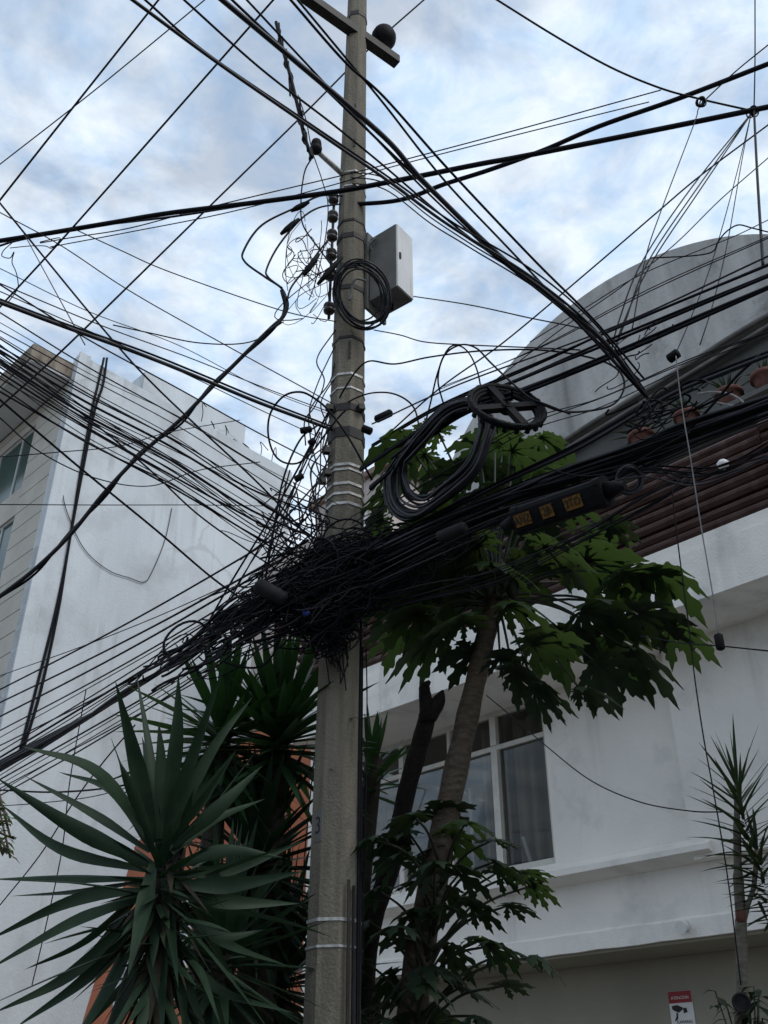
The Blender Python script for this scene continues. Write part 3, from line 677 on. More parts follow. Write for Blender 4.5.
# --- long sky wires
I('overhead_wire', 'thin wire crossing the sky from the top edge down to the far left edge', [(160, -2), (75, 105), (0, 200)], ('z', 8.6), ('z', 7.2), 2)
I('overhead_wire', 'very thin slack wire crossing the upper left sky, thinner than its neighbours', [(207, -2), (95, 90), (-1, 165)], ('z', 8.8), ('z', 8.2), 1.2)
I('overhead_wire', 'thin straight wire slanting through the middle of the left sky', [(275, -2), (75, 225), (-1, 308)], ('z', 8.6), ('z', 7.2), 2)
I('overhead_wire', 'straight wire passing behind the pole just below the cross-arm', [(426, -2), (370, 48), (300, 118), (210, 206), (70, 343), (-1, 408)], ('z', 12.4), ('z', 6.8), 1.8)
I('overhead_wire', 'wire descending from the left edge across the roof corner to the pole tangle', [(-1, 202), (104, 330), (160, 391), (260, 485), (322, 552)], ('z', 6.6), 'P', 2)
I('overhead_wire', 'fine wire sloping from the left edge under the thick sleeve cable to the pole', [(-1, 212), (60, 245), (125, 288), (200, 331), (335, 405)], ('z', 7), 'P', 1.2)
I('overhead_wire', 'fine wire leaving the thick sleeve cable and running right to the pole coil', [(72, 228), (120, 250), (170, 272), (280, 310), (338, 322)], ('z', 7.5), 'P', 1.2)
I('loose_wire', 'loose cut wire end floating left of the curved cable', [(113, 325), (150, 333), (200, 343), (250, 342), (283, 322)], 7.4, 7.2, 1.4, cat='wire')
I('sleeve_cable', 'thick horizontal black cable from the left edge to the pole rack', [(-1, 241), (50, 233), (110, 223), (170, 213), (260, 202), (340, 191), (384, 183), (420, 176), (480, 164), (519, 157), (600, 141), (680, 125), (768, 107)], ('z', 7.7), ('z', 7.6), 5.5)
I('sleeve_cable', 'thick black cable climbing from the pole rack to the top right edge', [(345, 205), (400, 200), (445, 184), (489, 170), (544, 150), (600, 126), (680, 98), (768, 64)], 'P', ('z', 7.9), 5)
mbs = MB()
I('', '', [(-1, 246), (20, 240), (80, 228), (170, 217), (240, 206)], ('z', 7.65), ('z', 7.75), 2.4, mb=mbs)
solo(mbs, 'sleeve_cable', 'rubber2', 'second thick cable lashed along the left end of the horizontal black cable', 'cable')
I('messenger_wire', 'fine wire above the thick horizontal cable, ending high at the right', [(40, 243), (75, 237), (130, 228), (210, 207), (340, 176), (384, 165), (509, 132), (661, 90)], ('z', 7.8), ('z', 8.2), 1.3)
I('messenger_wire', 'fine wire just under the other fine one above the horizontal cable', [(50, 247), (130, 232), (230, 212), (340, 183), (384, 169), (504, 138), (649, 102)], ('z', 7.7), ('z', 8.1), 1.2)
I('curly_wire', 'curled wire tail hanging from the left end of the thick horizontal cable', [(12, 243), (4, 250), (2, 256), (10, 258), (14, 252), (12, 262), (16, 272), (18, 282), (17, 290), (6, 305)], 7.2, 7.2, 1, cat='wire')
I('curly_wire', 'thin kinked wire strand along the underside of the thick cable at left', [(10, 248), (30, 246), (45, 246), (52, 248), (60, 238), (40, 242)], 7.2, 7.2, 1, cat='wire')
# --- steep bundle, top-left to the right-hand node
SN = ('N', -2.2); NODE = ('S', 0)
steep = [([(130, -2), (218, 63), (300, 120), (384, 178), (450, 226), (530, 276), (592, 327), (640, 386)], 3, 'rubber2'),
         ([(143, -2), (205, 52), (300, 117), (384, 174), (452, 222), (535, 272), (596, 325), (645, 390)], 2, 'rubber'),
         ([(182, -2), (260, 68), (330, 122), (384, 166), (450, 222), (560, 308), (640, 380)], 2, 'rubber'),
         ([(220, -2), (300, 65), (384, 137), (424, 182), (499, 255), (549, 295), (604, 342), (646, 396)], 5, 'rubber2'),
         ([(245, -2), (345, 105), (384, 147), (430, 195), (510, 268), (590, 330), (636, 384)], 2, 'rubber'),
         ([(289, -2), (345, 62), (384, 97), (449, 170), (534, 260), (594, 320), (645, 380)], 2.6, 'rubber'),
         ([(296, -2), (350, 63), (384, 104), (444, 180), (510, 250), (590, 335), (655, 405)], 2.2, 'rubber'),
         ([(230, -2), (312, 76), (384, 146), (440, 200), (505, 262), (560, 305), (650, 402)], 2.4, 'rubber')]
for pts, px, m in steep:
    if px == 5: I('steep_cable', 'thickest cable of the steep group running from the top edge down to the right-hand knot', pts, SN, NODE, px, 'steep cables from the top edge to the knot', m)
    elif px == 3: I('steep_cable', 'medium thick leftmost cable of the steep group running to the right-hand knot', pts, SN, NODE, px, 'steep cables from the top edge to the knot', m)
    else: I('steep_cable', 'thin cable of the steep group running from the top edge to the right-hand knot', pts, SN, NODE, px, 'steep cables from the top edge to the knot', m)
for d in (0, 5, 11):
    I('pole_cable', 'thin cable running from behind the pole top down to the right-hand knot', [(346, 172 + d), (384, 178 + d), (430, 212 + d), (470, 240 + d * .7), (550, 292 + d * .6), (630, 378)], 'P', NODE, 1.6, 'cables from the pole rack to the right-hand knot')
# --- twiggy rope and curved service cables left of the pole
mb = MB(); q = spline(path3([(276, 22), (283, 50), (290, 75), (299, 112), (304, 135), (312, 158)], ('Y', PY - .6), ('Y', PY - .4)))
mb.tube(q, .015); mb.tube([p + Vector((.02 * math.sin(i * .9), .02, 0)) for i, p in enumerate(q)], .009)
for i in range(9):
    p = q[3 + i * 4]; o_ = random.uniform(-.03, .03); mb.tube([p + Vector((o_ + .01, -.01, -.11)), p + Vector((o_ - .01, -.01, .12))], .008, 5)
solo(mb, 'twisted_rope', 'rubber', 'frayed twisted cable with upright tie ends rising left of the pole top', 'cable')
I('tapered_splice', 'thin cable with a swollen splice dropping beside the grey bracket arm', [(312, 158), (306, 168), (303, 180), (301, 200), (303, 225), (320, 250), (336, 272), (352, 300)], ('Y', PY - .4), 'P', 1.6)
I('loose_wire', 'fine wire dropping past the grey bracket arm insulator', [(298, 95), (306, 120), (312, 150), (322, 180), (328, 205), (325, 240), (316, 280), (309, 300)], ('Y', PY - .5), ('Y', PY - .3), 1.1, cat='wire')
CV = ('Y', PY - .35)
I('curved_cable', 'outermost curved cable swinging out left of the pole rack', [(345, 196), (320, 196), (297, 207), (262, 225), (244, 250), (245, 262), (265, 277), (282, 289), (287, 305), (280, 322), (266, 332)], 'P', CV, 2.2)
I('curved_cable', 'middle curved cable bowing out left of the pole rack', [(340, 204), (318, 208), (300, 220), (279, 245), (267, 268), (268, 277), (282, 288)], 'P', CV, 2)
I('curved_cable', 'innermost curved cable leaving the lowest spool on the pole rack', [(334, 233), (320, 250), (308, 266), (292, 286), (287, 300)], 'P', CV, 2)
I('lashed_cable', 'thick lashed cable slanting down across the blank pale wall to the left edge', [(283, 292), (287, 305), (282, 318), (268, 331), (215, 384), (180, 420), (140, 455), (105, 492), (70, 535), (35, 569), (-1, 597)], CV, ('z', 4.6), 4.6, m='rubber2')
I('lashed_cable', 'thinner companion twisted round the thick lashed cable', [(281, 290), (284, 310), (270, 333), (213, 383), (181, 424), (138, 454), (106, 496), (69, 533), (36, 573), (-1, 598)], CV, ('z', 4.6), 2.6)
for pts in ([(303, 205), (297, 208)], [(287, 229), (293, 224)], [(309, 268), (314, 261)], [(326, 275), (334, 266)]):
    q = path3(pts, CV, CV); d = (q[1] - q[0])
    solo(MB().tube([q[0] - d, q[0], q[1], q[1] + d], [.012, .022, .022, .012], 8), 'cable_sleeve', 'darkplastic', 'small black splice sleeve on a curved cable left of the pole', 'splice', 'splice sleeves left of the pole')
# --- top right
I('overhead_wire', 'dark wire slanting from the top edge to the node in the right corner', [(494, -2), (555, 36), (610, 67), (660, 88), (700, 99), (753, 111)], ('z', 8.4), ('z', 7.6), 2.2)
I('overhead_wire', 'thin vertical wire rising from the right corner node to the top edge', [(755, -2), (755, 60), (754, 112)], ('z', 8.8), ('z', 7.6), 1.3)
I('drop_cable', 'dark cable dropping straight from the right corner node to the vault', [(754, 110), (757, 170), (760, 220), (763, 266)], ('z', 7.6), ('S', .2), 2.6)
I('overhead_wire', 'thin wire from the right edge to the small loop near the upper thick cable', [(768, 45), (735, 72), (703, 102)], ('z', 7.8), ('z', 7.7), 1.4)
I('overhead_wire', 'thin wire falling from the small loop to the cable knot on the right', [(703, 101), (698, 110), (694, 124), (661, 211), (645, 260), (632, 330)], ('z', 7.7), NODE, 1.2)
for u1, v1 in ((640, 262), (646, 262), (650, 262)):
    I('fan_wire', 'thin wire of the fan falling from the right corner node over the vault', [(754, 110), (u1 + 52, 187), (u1 + 2, v1), (u1 - 22 + random.uniform(-4, 4), 320), (618 + random.uniform(-8, 8), 352)], ('z', 7.8), NODE, 1.5, 'wires fanning from the right corner node', ext=3)
I('fan_wire', 'rightmost steep wire of the fan falling from the corner node', [(751, 114), (742, 160), (728, 240), (714, 300), (700, 345)], ('z', 7.6), ('S', 0), 1, 'wires fanning from the right corner node')
I('fan_wire', 'second steep wire of the fan falling from the corner node', [(751, 114), (735, 180), (712, 262), (690, 320), (672, 362)], ('z', 7.6), ('S', 0), 1, 'wires fanning from the right corner node')
I('overhead_wire', 'straight wire from the right edge crossing low over the left rim of the vault', [(768, 125), (700, 176), (654, 215), (590, 270), (504, 342), (440, 388), (376, 445)], ('z', 7.2), 'P', 1.7)
I('overhead_wire', 'fine straight wire parallel above the vault from the right edge', [(768, 158), (720, 200), (674, 245), (620, 288), (560, 330), (470, 400)], ('z', 7), ('S', .3), 1.1)
I('overhead_wire', 'fine wire skimming the top of the vault at the right edge', [(768, 220), (735, 236), (700, 250), (640, 275), (590, 305), (530, 342)], ('z', 6.8), ('S', .2), 1.1)
I('curly_wire', 'curved dark wire bending over the top of the vault', [(768, 232), (752, 228), (738, 225), (726, 232), (718, 242), (712, 252), (690, 256), (650, 258)], ('S', .3), ('S', .1), 1.6, cat='wire', ext=2)
I('box_wire', 'thin wire from the bottom of the grey cabinet across to the vault cables', [(411, 296), (470, 305), (530, 318), (575, 327), (600, 335)], ('Y', PY), ('S', 0), 1.3)
I('box_wire', 'thin wavy wire from below the pole coil towards the right', [(374, 330), (400, 335), (425, 342), (470, 345), (540, 348), (580, 350)], 'P', ('S', 0), 1.3)
# --- left fan crossing the street
la = 'thin black cable of the dense fan crossing the blank pale wall to the upper left'
lt = 'thicker black cable of the fan crossing the blank pale wall to the upper left'
ga = 'cables fanning from the tangle to the upper left'
NP = ('N', 0)
A = [(268, 415, .8), (284, 468, 1.4), (291, 440, 1.0), (312, 500, 1.3), (322, 505, .8), (330, 512, 1), (338, 520, 1.6), (346, 528, 1.4), (350, 535, 2.6), (356, 541, 1), (360, 548, 2.4), (364, 552, 1.2), (367, 556, 1.0), (372, 560, 2.2), (378, 565, 1.2), (386, 572, 1.6), (391, 574, 2), (344, 548, 1), (353, 558, 1.2), (362, 566, 1.4), (336, 540, .9), (375, 575, 1), (366, 545, .9), (358, 525, .9)]
for v0, v1, px in A:
    j = random.uniform(-8, 8); vm = v0 + (v1 - v0) * .52 + random.uniform(-2, 12)
    u1 = 335 + random.uniform(-30, 5)
    I('fan_cable', lt if px >= 2 else la, [(-1, v0), (85 + j, v0 + (vm - v0) * .5 + random.uniform(0, 5)), (175 + j, vm), (255 + j, vm + (v1 - vm) * .55 + random.uniform(0, 6)), (u1, v1)], ('N', random.uniform(-.3, .3)), ('Y', PY - random.uniform(.1, .4)), px * 1.05, ga)
I('fan_cable', 'long dark cable below the dense fan reaching the left edge over the beige cladding', [(-1, 399), (79, 467), (156, 530), (215, 580), (262, 612)], NP, 'P', 2.2, ga)
I('fan_cable', 'lower long thin cable below the dense fan from the left edge', [(-1, 417), (40, 452), (95, 478), (150, 486), (200, 470), (260, 462)], NP, 'P', 1.2, ga)
I('fan_cable', 'nearly level fine wire across the blank pale wall', [(-1, 504.5), (100, 505), (200, 505), (262, 506)], ('N', .3), 'P', 1, ga)
I('fan_cable', 'fine level wire sagging across the beige cladding', [(-1, 457), (60, 452), (120, 446), (170, 432), (240, 420)], NP, 'P', 1, ga)
I('trunk_cable', 'thick double cable from the left edge to the clamp at mid pole', [(-1, 302), (60, 325), (140, 354), (200, 378), (260, 403), (333, 430)], ('N', .1), 'P', 4.2, m='rubber2')
I('trunk_cable', 'slimmer cable lying along the thick double cable to mid pole', [(-1, 299), (60, 322), (140, 350), (200, 374), (260, 399), (333, 427)], ('N', .1), 'P', 2.4)
I('trunk_cable', 'fine wire above the thick double cable to mid pole', [(-1, 283), (100, 325), (190, 358), (265, 388), (330, 412)], ('N', .1), 'P', 1.2)
I('fan_cable', 'steep wire descending over the roof corner into the tangle', [(22, 190 + 40), (60, 300), (85, 345)], ('z', 7.2), ('N', 0), 1, ga)
I('fan_cable', 'darker cable sagging below the pale stain on the blank wall', [(-1, 352), (90, 420), (150, 470), (195, 512), (240, 545), (285, 575)], NP, 'P', 1.8, ga)
# --- left-hand street cables
ld = 'thin black cable of the sloping group running down to the lower left edge'
gd = 'cables sloping to the lower left edge'
B = [(676, 560, 1), (690, 540, 1.8), (703, 548, 2), (717, 560, 2), (731, 575, 1.6), (738, 580, 1), (746, 585, 1.6), (752, 590, 1.4), (758, 596, 2.2), (772, 604, 1.8), (776, 610, 1), (780, 615, 1.8), (785, 622, 1), (789, 628, 1.4), (796, 632, 1.6), (770, 592, 1), (762, 600, 1.2), (792, 640, 1)]
for v0, v1, px in B:
    u1 = 250 + random.uniform(-6, 50)
    if v0 < 720: u1 = 262 + random.uniform(0, 50); v1 -= 8
    sag = random.uniform(1, 7)
    I('street_cable', ld, [(-1, v0)] + [(-1 + (u1 + 1) * k, v0 + (v1 - v0) * k + sag * math.sin(math.pi * k)) for k in (.25, .5, .75)] + [(u1, v1)], ('S', random.uniform(-.15, .15)), ('S', random.uniform(-.3, .1)), px * 1.1, gd)
for k in range(5):
    d = (k - 2) * 2.2
    I('bundle_strand', 'strand of the thick black bundle sloping to the lower left edge', [(-1, 766 + d), (60, 733 + d * .8), (125, 693 - d * .6), (190, 652 + d), (250, 606 - d), (320, 570 + d * 2)], ('S', random.uniform(-.1, .1)), ('S', -.1), 3.4, 'strands of the lower left bundle', 'rubber2')
I('street_cable', 'nearly level cable behind the yucca tips at the lower left edge', [(-1, 790), (60, 792), (130, 784), (200, 760), (260, 735)], ('S', .3), ('S', .3), 2)
I('street_cable', 'fine level wire under the other one at the lower left edge', [(-1, 806), (40, 803), (100, 795), (180, 770)], ('S', .3), ('S', .3), 1)
I('drop_wire', 'slack thin wire crossing the pale wall behind the yucca to the ground', [(135, 725), (105, 760), (75, 800), (40, 855), (0, 905)], ('S', .6), ('S', 1.2), 1.4)
I('drop_wire', 'thin steep wire hanging down the pale wall behind the front yucca', [(86, 690), (70, 780), (62, 850), (45, 930), (32, 985)], ('S', 1.5), ('S', 2), 1.3)
# --- steep slack cables just left of the pole
for k, (u0, v0, u1, v1) in enumerate(((335, 400, 190, 655), (320, 432, 230, 600), (333, 405, 205, 640), (312, 440, 250, 600), (330, 455, 262, 585), (300, 470, 225, 650), (328, 470, 240, 560), (338, 480, 215, 610), (326, 520, 180, 640), (290, 470, 248, 660), (322, 540, 200, 600), (335, 500, 275, 600))):
    I('slack_cable', 'slack cable crossing steeply down left of the pole into the tangle', [(u0, v0), (u0 * .62 + u1 * .38 + random.uniform(-6, 6), v0 * .62 + v1 * .38 + 8), (u0 * .3 + u1 * .7 + random.uniform(-6, 6), v0 * .3 + v1 * .7 + 6), (u1, v1)], 'P', ('S', random.uniform(-.3, .1)), random.choice((1.2, 1.6, 2.2)), 'slack cables dropping left of the pole')
for k in range(10):
    u0, v0 = 334 + random.uniform(-6, 4), 330 + k * 16
    pts = [(u0, v0)]
    for i in range(5): pts.append((u0 - random.uniform(2, 26) - i * 2, v0 + 24 * (i + 1) + random.uniform(-6, 6)))
    I('twisted_wire', 'kinked thin wire dangling along the left face of the pole', pts, 'P', ('Y', PY - .3), 1.4, 'kinked wires along the left of the pole', cat='wire')
I('loop_cable', 'big open loop of cable left of the mid pole clamp', [(372, 480), (350, 440), (330, 412), (314, 398), (300, 392), (284, 396), (271, 412), (268, 432), (273, 452), (283, 462), (298, 463), (312, 452), (324, 436), (338, 418), (346, 410)], ('Y', PY - .25), ('Y', PY - .25), 2.2)
I('loop_cable', 'inner arc of cable inside the big open loop left of the pole', [(262, 600), (272, 540), (283, 480), (300, 440), (318, 425)], ('S', -.2), ('Y', PY - .25), 2.2)
I('loop_cable', 'arched cable leaving the pole clamp to the right and dropping behind leaves', [(338, 408), (356, 398), (372, 393), (390, 393), (405, 399), (415, 410), (420, 432)], 'P', ('S', .1), 1.8)
I('loop_cable', 'long arched cable from mid pole that returns in a wide loop round the knot', [(336, 404), (345, 388), (357, 370), (370, 361), (395, 364), (430, 357), (480, 351), (540, 350), (592, 358), (618, 370), (624, 388), (610, 406), (568, 412), (535, 402)], 'P', ('S', -.2), 2)
I('loop_cable', 'tall arch of cable above the hanging coil, left leg', [(424, 428), (430, 405), (437, 375), (446, 352), (456, 345), (468, 352), (477, 370), (482, 394)], ('S', -.1), ('S', -.1), 1.7)
I('loop_cable', 'tall arch of cable above the hanging coil, right leg down to the cross spool', [(444, 406), (438, 380), (444, 356), (460, 345), (476, 348), (490, 362), (511, 382), (530, 398), (545, 404), (570, 414)], ('S', -.15), ('S', -.15), 1.9)
# --- right-hand street bundles
rl = {'top': 'thin cable of the uppermost group running right across the vault', 'mid': 'cable of the middle bundle running right across the vault', 'main': 'strand of the main thick bundle running right below the knot', 'low': 'thin cable below the main bundle in front of the brown slats'}
rg = {'top': 'uppermost right-hand cables', 'mid': 'middle right-hand cables', 'main': 'main right-hand bundle', 'low': 'low right-hand cables'}
Rr = [('top', [(775, 253), (616, 326), (460, 384), (372, 424)], 2.2, 1, 0), ('top', [(775, 262), (612, 330), (540, 362), (440, 406), (372, 446)], 2.6, 2, 2), ('top', [(775, 240), (650, 296), (540, 350), (440, 395)], 1, 2, 7),
      ('mid', [(775, 272), (612, 341), (540, 370), (450, 412), (360, 470)], 2.8, 2, 3), ('mid', [(775, 286), (690, 323), (610, 358), (520, 394), (450, 424), (370, 490)], 3.6, 5, 3.5), ('mid', [(775, 330), (690, 362), (600, 400), (520, 430), (420, 490), (350, 530)], 1.4, 3, 6),
      ('main', [(775, 352), (720, 374), (668, 396), (580, 446), (500, 484), (420, 524), (335, 566)], 3.6, 6, 3), ('main', [(775, 398), (684, 430), (620, 454), (560, 474), (500, 500), (430, 530), (325, 580)], 3.8, 13, 6), ('main', [(775, 412), (700, 441), (600, 481), (520, 506), (420, 550), (325, 600)], 2.6, 6, 6),
      ('main', [(775, 408), (700, 436), (640, 458), (560, 482), (470, 512), (390, 552), (310, 590)], 3, 9, 8),
      ('low', [(775, 452), (730, 468), (690, 478), (640, 470), (580, 490), (480, 530), (345, 590)], 1.6, 4, 7), ('low', [(690, 480), (640, 505), (580, 536), (500, 575), (420, 596), (340, 615)], 1.5, 6, 8), ('low', [(775, 440), (720, 470), (660, 468), (600, 470), (540, 500), (440, 545), (330, 610)], 2, 3, 6)]
for key, pts, px, n, jt in Rr:
    for k in range(n):
        p2 = []
        o0 = random.uniform(-jt, jt)
        for i, (u, v) in enumerate(pts): p2.append((u, v + o0 * (.7 if i == 0 else 1) + random.uniform(-jt, jt) * .45))
        I('right_hand_cable', rl[key], p2, ('S', random.uniform(-.12, .12)), ('S', random.uniform(-.25, .1)), px * random.uniform(.75, 1.15), rg[key], random.choice(('rubber', 'rubber2')))
I('right_hand_cable', 'dark cable dropping from the upper main strand to the bundle near the right edge', [(760, 355), (735, 378), (715, 402), (690, 428), (668, 442)], ('S', -.1), ('S', -.1), 3, rg['main'])
I('right_hand_cable', 'slack cable curving under the main bundle left of the lettered box', [(545, 466), (560, 472), (585, 476), (620, 470), (660, 448), (690, 432)], ('S', -.2), ('S', -.2), 1.8, rg['main'])
for cu, cv, lab in ((753, 112, 'small wrapped knot of wire on the lower thick cable at the right edge'), (701, 101, 'small loop of wire hooked near the upper thick cable')):
    mb = MB(); coil_loops(mb, cu, cv, 3.5, 4.5, depth(cu, cv, ('z', 7.65)) - .02, 5, 2.5, .005, .4, dj=.03)
    solo(mb, 'wire_knot', 'rubber', lab, 'wire knot')
# --- knots: masses of crossing loops nobody could count
def knot(name, label, cu, cv, su, sv, n, t_m, r0, slope=0, dj=.2, flow=.0):
    mb = MB(); k_, a_ = t_m
    def rp(f=1):
        a = random.uniform(0, 6.28); rr = math.sqrt(random.random()) * f
        return cu + su * rr * math.cos(a), cv + sv * rr * math.sin(a) + slope * su * rr * math.cos(a)
    for i in range(n):
        p0 = rp()
        if random.random() < flow:
            l = su * random.uniform(.5, 1.1) * random.choice((-1, 1)); p3 = (p0[0] + l, p0[1] + l * slope + random.uniform(-.25, .25) * sv)
        else: p3 = rp()
        b = su * random.uniform(.1, .7) if flow else (su + sv) * random.uniform(.3, .9)
        p1 = (p0[0] + random.uniform(-b, b), p0[1] + random.uniform(-b, b)); p2 = (p3[0] + random.uniform(-b, b), p3[1] + random.uniform(-.6 * b, 1.1 * b))
        pts = []
        for j in range(13):
            t = j / 12; c0, c1, c2, c3 = (1 - t) ** 3, 3 * t * (1 - t) ** 2, 3 * t * t * (1 - t), t ** 3
            pts.append((c0 * p0[0] + c1 * p1[0] + c2 * p2[0] + c3 * p3[0], c0 * p0[1] + c1 * p1[1] + c2 * p2[1] + c3 * p3[1]))
        o = random.uniform(-dj, dj * .4)
        mb.tube(path3(pts, (k_, a_ + o), (k_, a_ + o + random.uniform(-.12, .12))), random.choice(r0), 5, False)
    return solo(mb, name, 'rubber', label, 'cable tangle', kind='stuff')
knot('cable_tangle', 'dense black mass of tangled cables wrapped round the pole', 332, 584, 62, 46, 800, ('Y', PY - .25), (.003, .004, .005, .007), -.38, .22, .35)
mbk = knot('faded_cables', 'few faded grey cables woven through the black tangle on the pole', 330, 575, 58, 38, 16, ('Y', PY - .42), (.004, .005, .006), -.38, .08, .8); mbk.data.materials.clear(); mbk.data.materials.append(M['greyplastic'])
knot('hanging_cables', 'beard of short cable ends hanging on the pole below the tangle', 330, 628, 24, 24, 110, ('Y', PY - .25), (.004, .005), 0, .12)
knot('cable_nest', 'loose nest of black cable loops on the left shoulder of the tangle', 252, 612, 62, 24, 110, ('Y', PY - .2), (.004, .005, .008), -.62, .25, .92)
knot('cable_nest', 'thin nest of crossing cable loops above the tangle left of the pole', 290, 525, 40, 46, 30, ('Y', PY - .25), (.003, .004, .005), 0, .2, .1)
knot('cable_nest', 'nest of cables between the tangle and the hanging coil', 400, 556, 60, 26, 190, ('Y', PY - .35), (.004, .006, .007), -.45, .2, .88)
knot('cable_nest', 'knot of cable loops at the right where the steep cables meet the bundle', 660, 408, 40, 24, 30, ('S', -.1), (.003, .004, .006), -.42, .12, .55)
knot('cable_nest', 'small knot of wires in front of the vault at the foot of the fan', 632, 350, 28, 22, 14, ('S', 0), (.003, .004), -.7, .1, .85)
knot('curled_wires', 'loose nest of thin curled wires left of the pole beside the coil', 312, 268, 27, 55, 26, ('Y', PY - .2), (.0025, .003, .004), 0, .15)
mb = MB()
for i in range(16):
    u, v = 331 + random.uniform(-6, 16), 640 + random.uniform(-15, 10)
    mb.tube(spline(path3([(u, v), (u + random.uniform(-4, 6), v + 14), (u + random.uniform(-3, 10), v + random.uniform(20, 50))], ('Y', PY - .2), ('Y', PY - .18))), .004, 5)
solo(mb, 'cable_ends', 'rubber', 'few cut cable ends dangling against the pole under the tangle', 'cable ends', kind='stuff')

# --- the hanging coil and cross spool
outer = [(396, 458), (385, 480), (388, 508), (408, 521), (438, 506), (474, 476), (490, 442), (494, 422), (484, 405), (470, 399), (445, 407), (418, 432)]
inner = [(408, 464), (410, 474), (416, 488), (428, 492), (440, 484), (464, 460), (475, 434), (478, 420), (474, 413), (464, 411), (446, 421), (424, 447)]
mb = MB()
for k in range(26):
    f_k = random.random(); dd = random.uniform(-.30, -.08)
    pts = [(o_[0] * (1 - f_k) + i_[0] * f_k + random.uniform(-1.5, 1.5), o_[1] * (1 - f_k) + i_[1] * f_k + random.uniform(-1.5, 1.5)) for o_, i_ in zip(outer, inner)]
    q = [at(u, v, ('S', dd + .05 * math.sin(i))) for i, (u, v) in enumerate(pts)]
    mb.tube(spline(q + [q[0]], 6), .0085, 6, False)
solo(mb, 'cable_coil', 'rubber2', 'long hanging coil of many black cable turns right of the pole', 'cable coil')
mb = MB()
for k in range(14):
    pts = [(398 + random.uniform(-8, 4), 470 + random.uniform(-12, 4)), (420, 440 + random.uniform(-9, 7)), (450, 414 + random.uniform(-8, 7)), (480, 402 + random.uniform(-4, 6)), (512, 394 + random.uniform(-4, 6))]
    mb.tube(spline([at(u, v, ('S', random.uniform(-.3, -.1))) for u, v in pts], 6), .009, 6, False)
solo(mb, 'coil_bundle', 'rubber', 'dark bundle of cables lying over the top of the hanging coil', 'cable bundle')
sp = at(506.5, 408, ('S', -.28)); tS = depth(506.5, 408, ('S', -.28))
ri = Vector((1, 0, 0)); upc = Vector((0, -SP, CP)); fw = Vector((0, CP, SP))
ia = (ri * .975 + upc * -.22).normalized(); ib = (ri * .22 + upc * .975).normalized()
aR = 35 * tS / F; va = ia; vb = (ib * .58 + fw * .81).normalized()
spool = thing('cable_spool', sp, 'black ring shaped cable storage spool with a cross of spokes', 'cable spool')
mb = MB()
for dr in (0, .016, -.014):
    mb.tube([sp + (va * math.cos(k / 40 * 6.2832) + vb * math.sin(k / 40 * 6.2832)) * (aR + dr) + va.cross(vb) * dr * .8 for k in range(41)], .017, 7, False)
for k in range(20):
    an = k / 20 * 6.2832; d = va * math.cos(an) + vb * math.sin(an); mb.box(sp + d * (aR + .018), d * .008, va.cross(vb) * .03, (va * -math.sin(an) + vb * math.cos(an)) * .011)
part(mb, 'ring', 'darkplastic', spool)
nv = va.cross(vb).normalized()
for an in (.55, .55 + math.pi / 2):
    d = va * math.cos(an) + vb * math.sin(an); e = nv.cross(d)
    part(MB().box(sp + nv * .004 * an, d * aR, e * .022, nv * .016), 'spoke', 'darkplastic', spool)
part(MB().lathe(sp - nv * .03, [(.03, 0), (.035, .03), (.03, .06)], 12, nv), 'hub', 'darkplastic', spool)
tr_ = depth(629, 480, ('S', -.1)); mb = MB(); coil_loops(mb, 629, 480, 12, 13, tr_ - .05, 5, 1.2, .007, .2, dj=.03)
solo(mb, 'cable_coil', 'rubber2', 'small round coil of cable at the right end of the lettered box', 'cable coil')

# --- lettered splice box
ea, eb = at(518, 521, ('S', -.42)), at(607, 491, ('S', -.40))
ax = (eb - ea).normalized(); view = (CAM - (ea + eb) / 2).normalized()
fn = (view - ax * view.dot(ax)).normalized(); up_ = fn.cross(ax) ; up_ = up_ if up_.z > 0 else -up_
hl = (eb - ea).length / 2; cen = (ea + eb) / 2; hh = 15 * depth(562, 506, ('S', -.41)) / F
spb = thing('splice_box', cen, 'long black splice closure with orange lettering under the main bundle', 'splice closure')
mb = MB(); rg_ = []
for k in range(14):
    an = 2 * math.pi * k / 14; cx, sx = math.cos(an), math.sin(an)
    sq = lambda q: math.copysign(abs(q) ** .55, q)
    rg_.append(cen - ax * hl + fn * sq(cx) * hh * .8 + up_ * sq(sx) * hh)
mb.prism(rg_, ax * hl * 2); part(mb, 'body', 'darkplastic', spb)
for sgn in (-1, 1): part(MB().prism([cen + (p - cen + ax * hl) * 1.07 + ax * (sgn * (hl - .02) - .018) for p in rg_], ax * .036), 'end_collar', 'darkplastic', spb)
for g0_, g1_ in ((-1, .09), (1, .09)): part(MB().tube([cen + ax * g0_ * hl, cen + ax * g0_ * (hl + g1_)], [.045, .02], 10), 'cable_gland', 'darkplastic', spb)
txo = cen + fn * (hh * .8 + .004)
for s_, off in (('ANZ', -.150), ('2B', -.015), ('2TO', .125)):
    part(MB().box(txo + ax * (off - .03) - fn * .001, ax * (.044 if len(s_) == 3 else .032), up_ * .03, fn * .002), 'label_plate', 'orangemark', spb)
    text(s_, .054, txo + ax * (off - .03) + fn * .002, ax, up_, 'lettering', 'black', spb, .0012, .78)
def closure(name, label, a, b, mode, rpx, m, cat='splice closure', group=None):
    p0, p1 = at(*a, mode), at(*b, mode); d = (p1 - p0); r = rpx * depth(*a, mode) / F
    mb = MB().tube([p0, p0 + d * .06, p0 + d * .1, p0 + d * .9, p0 + d * .94, p1], [r * .5, r * .9, r, r, r * .9, r * .5], 10)
    solo(mb, name, m, label, cat, group)
closure('splice_closure', 'flat grey splice closure on the left shoulder of the pole tangle', (256, 584), (286, 601), ('Y', PY - .5), 8, 'greyplastic')
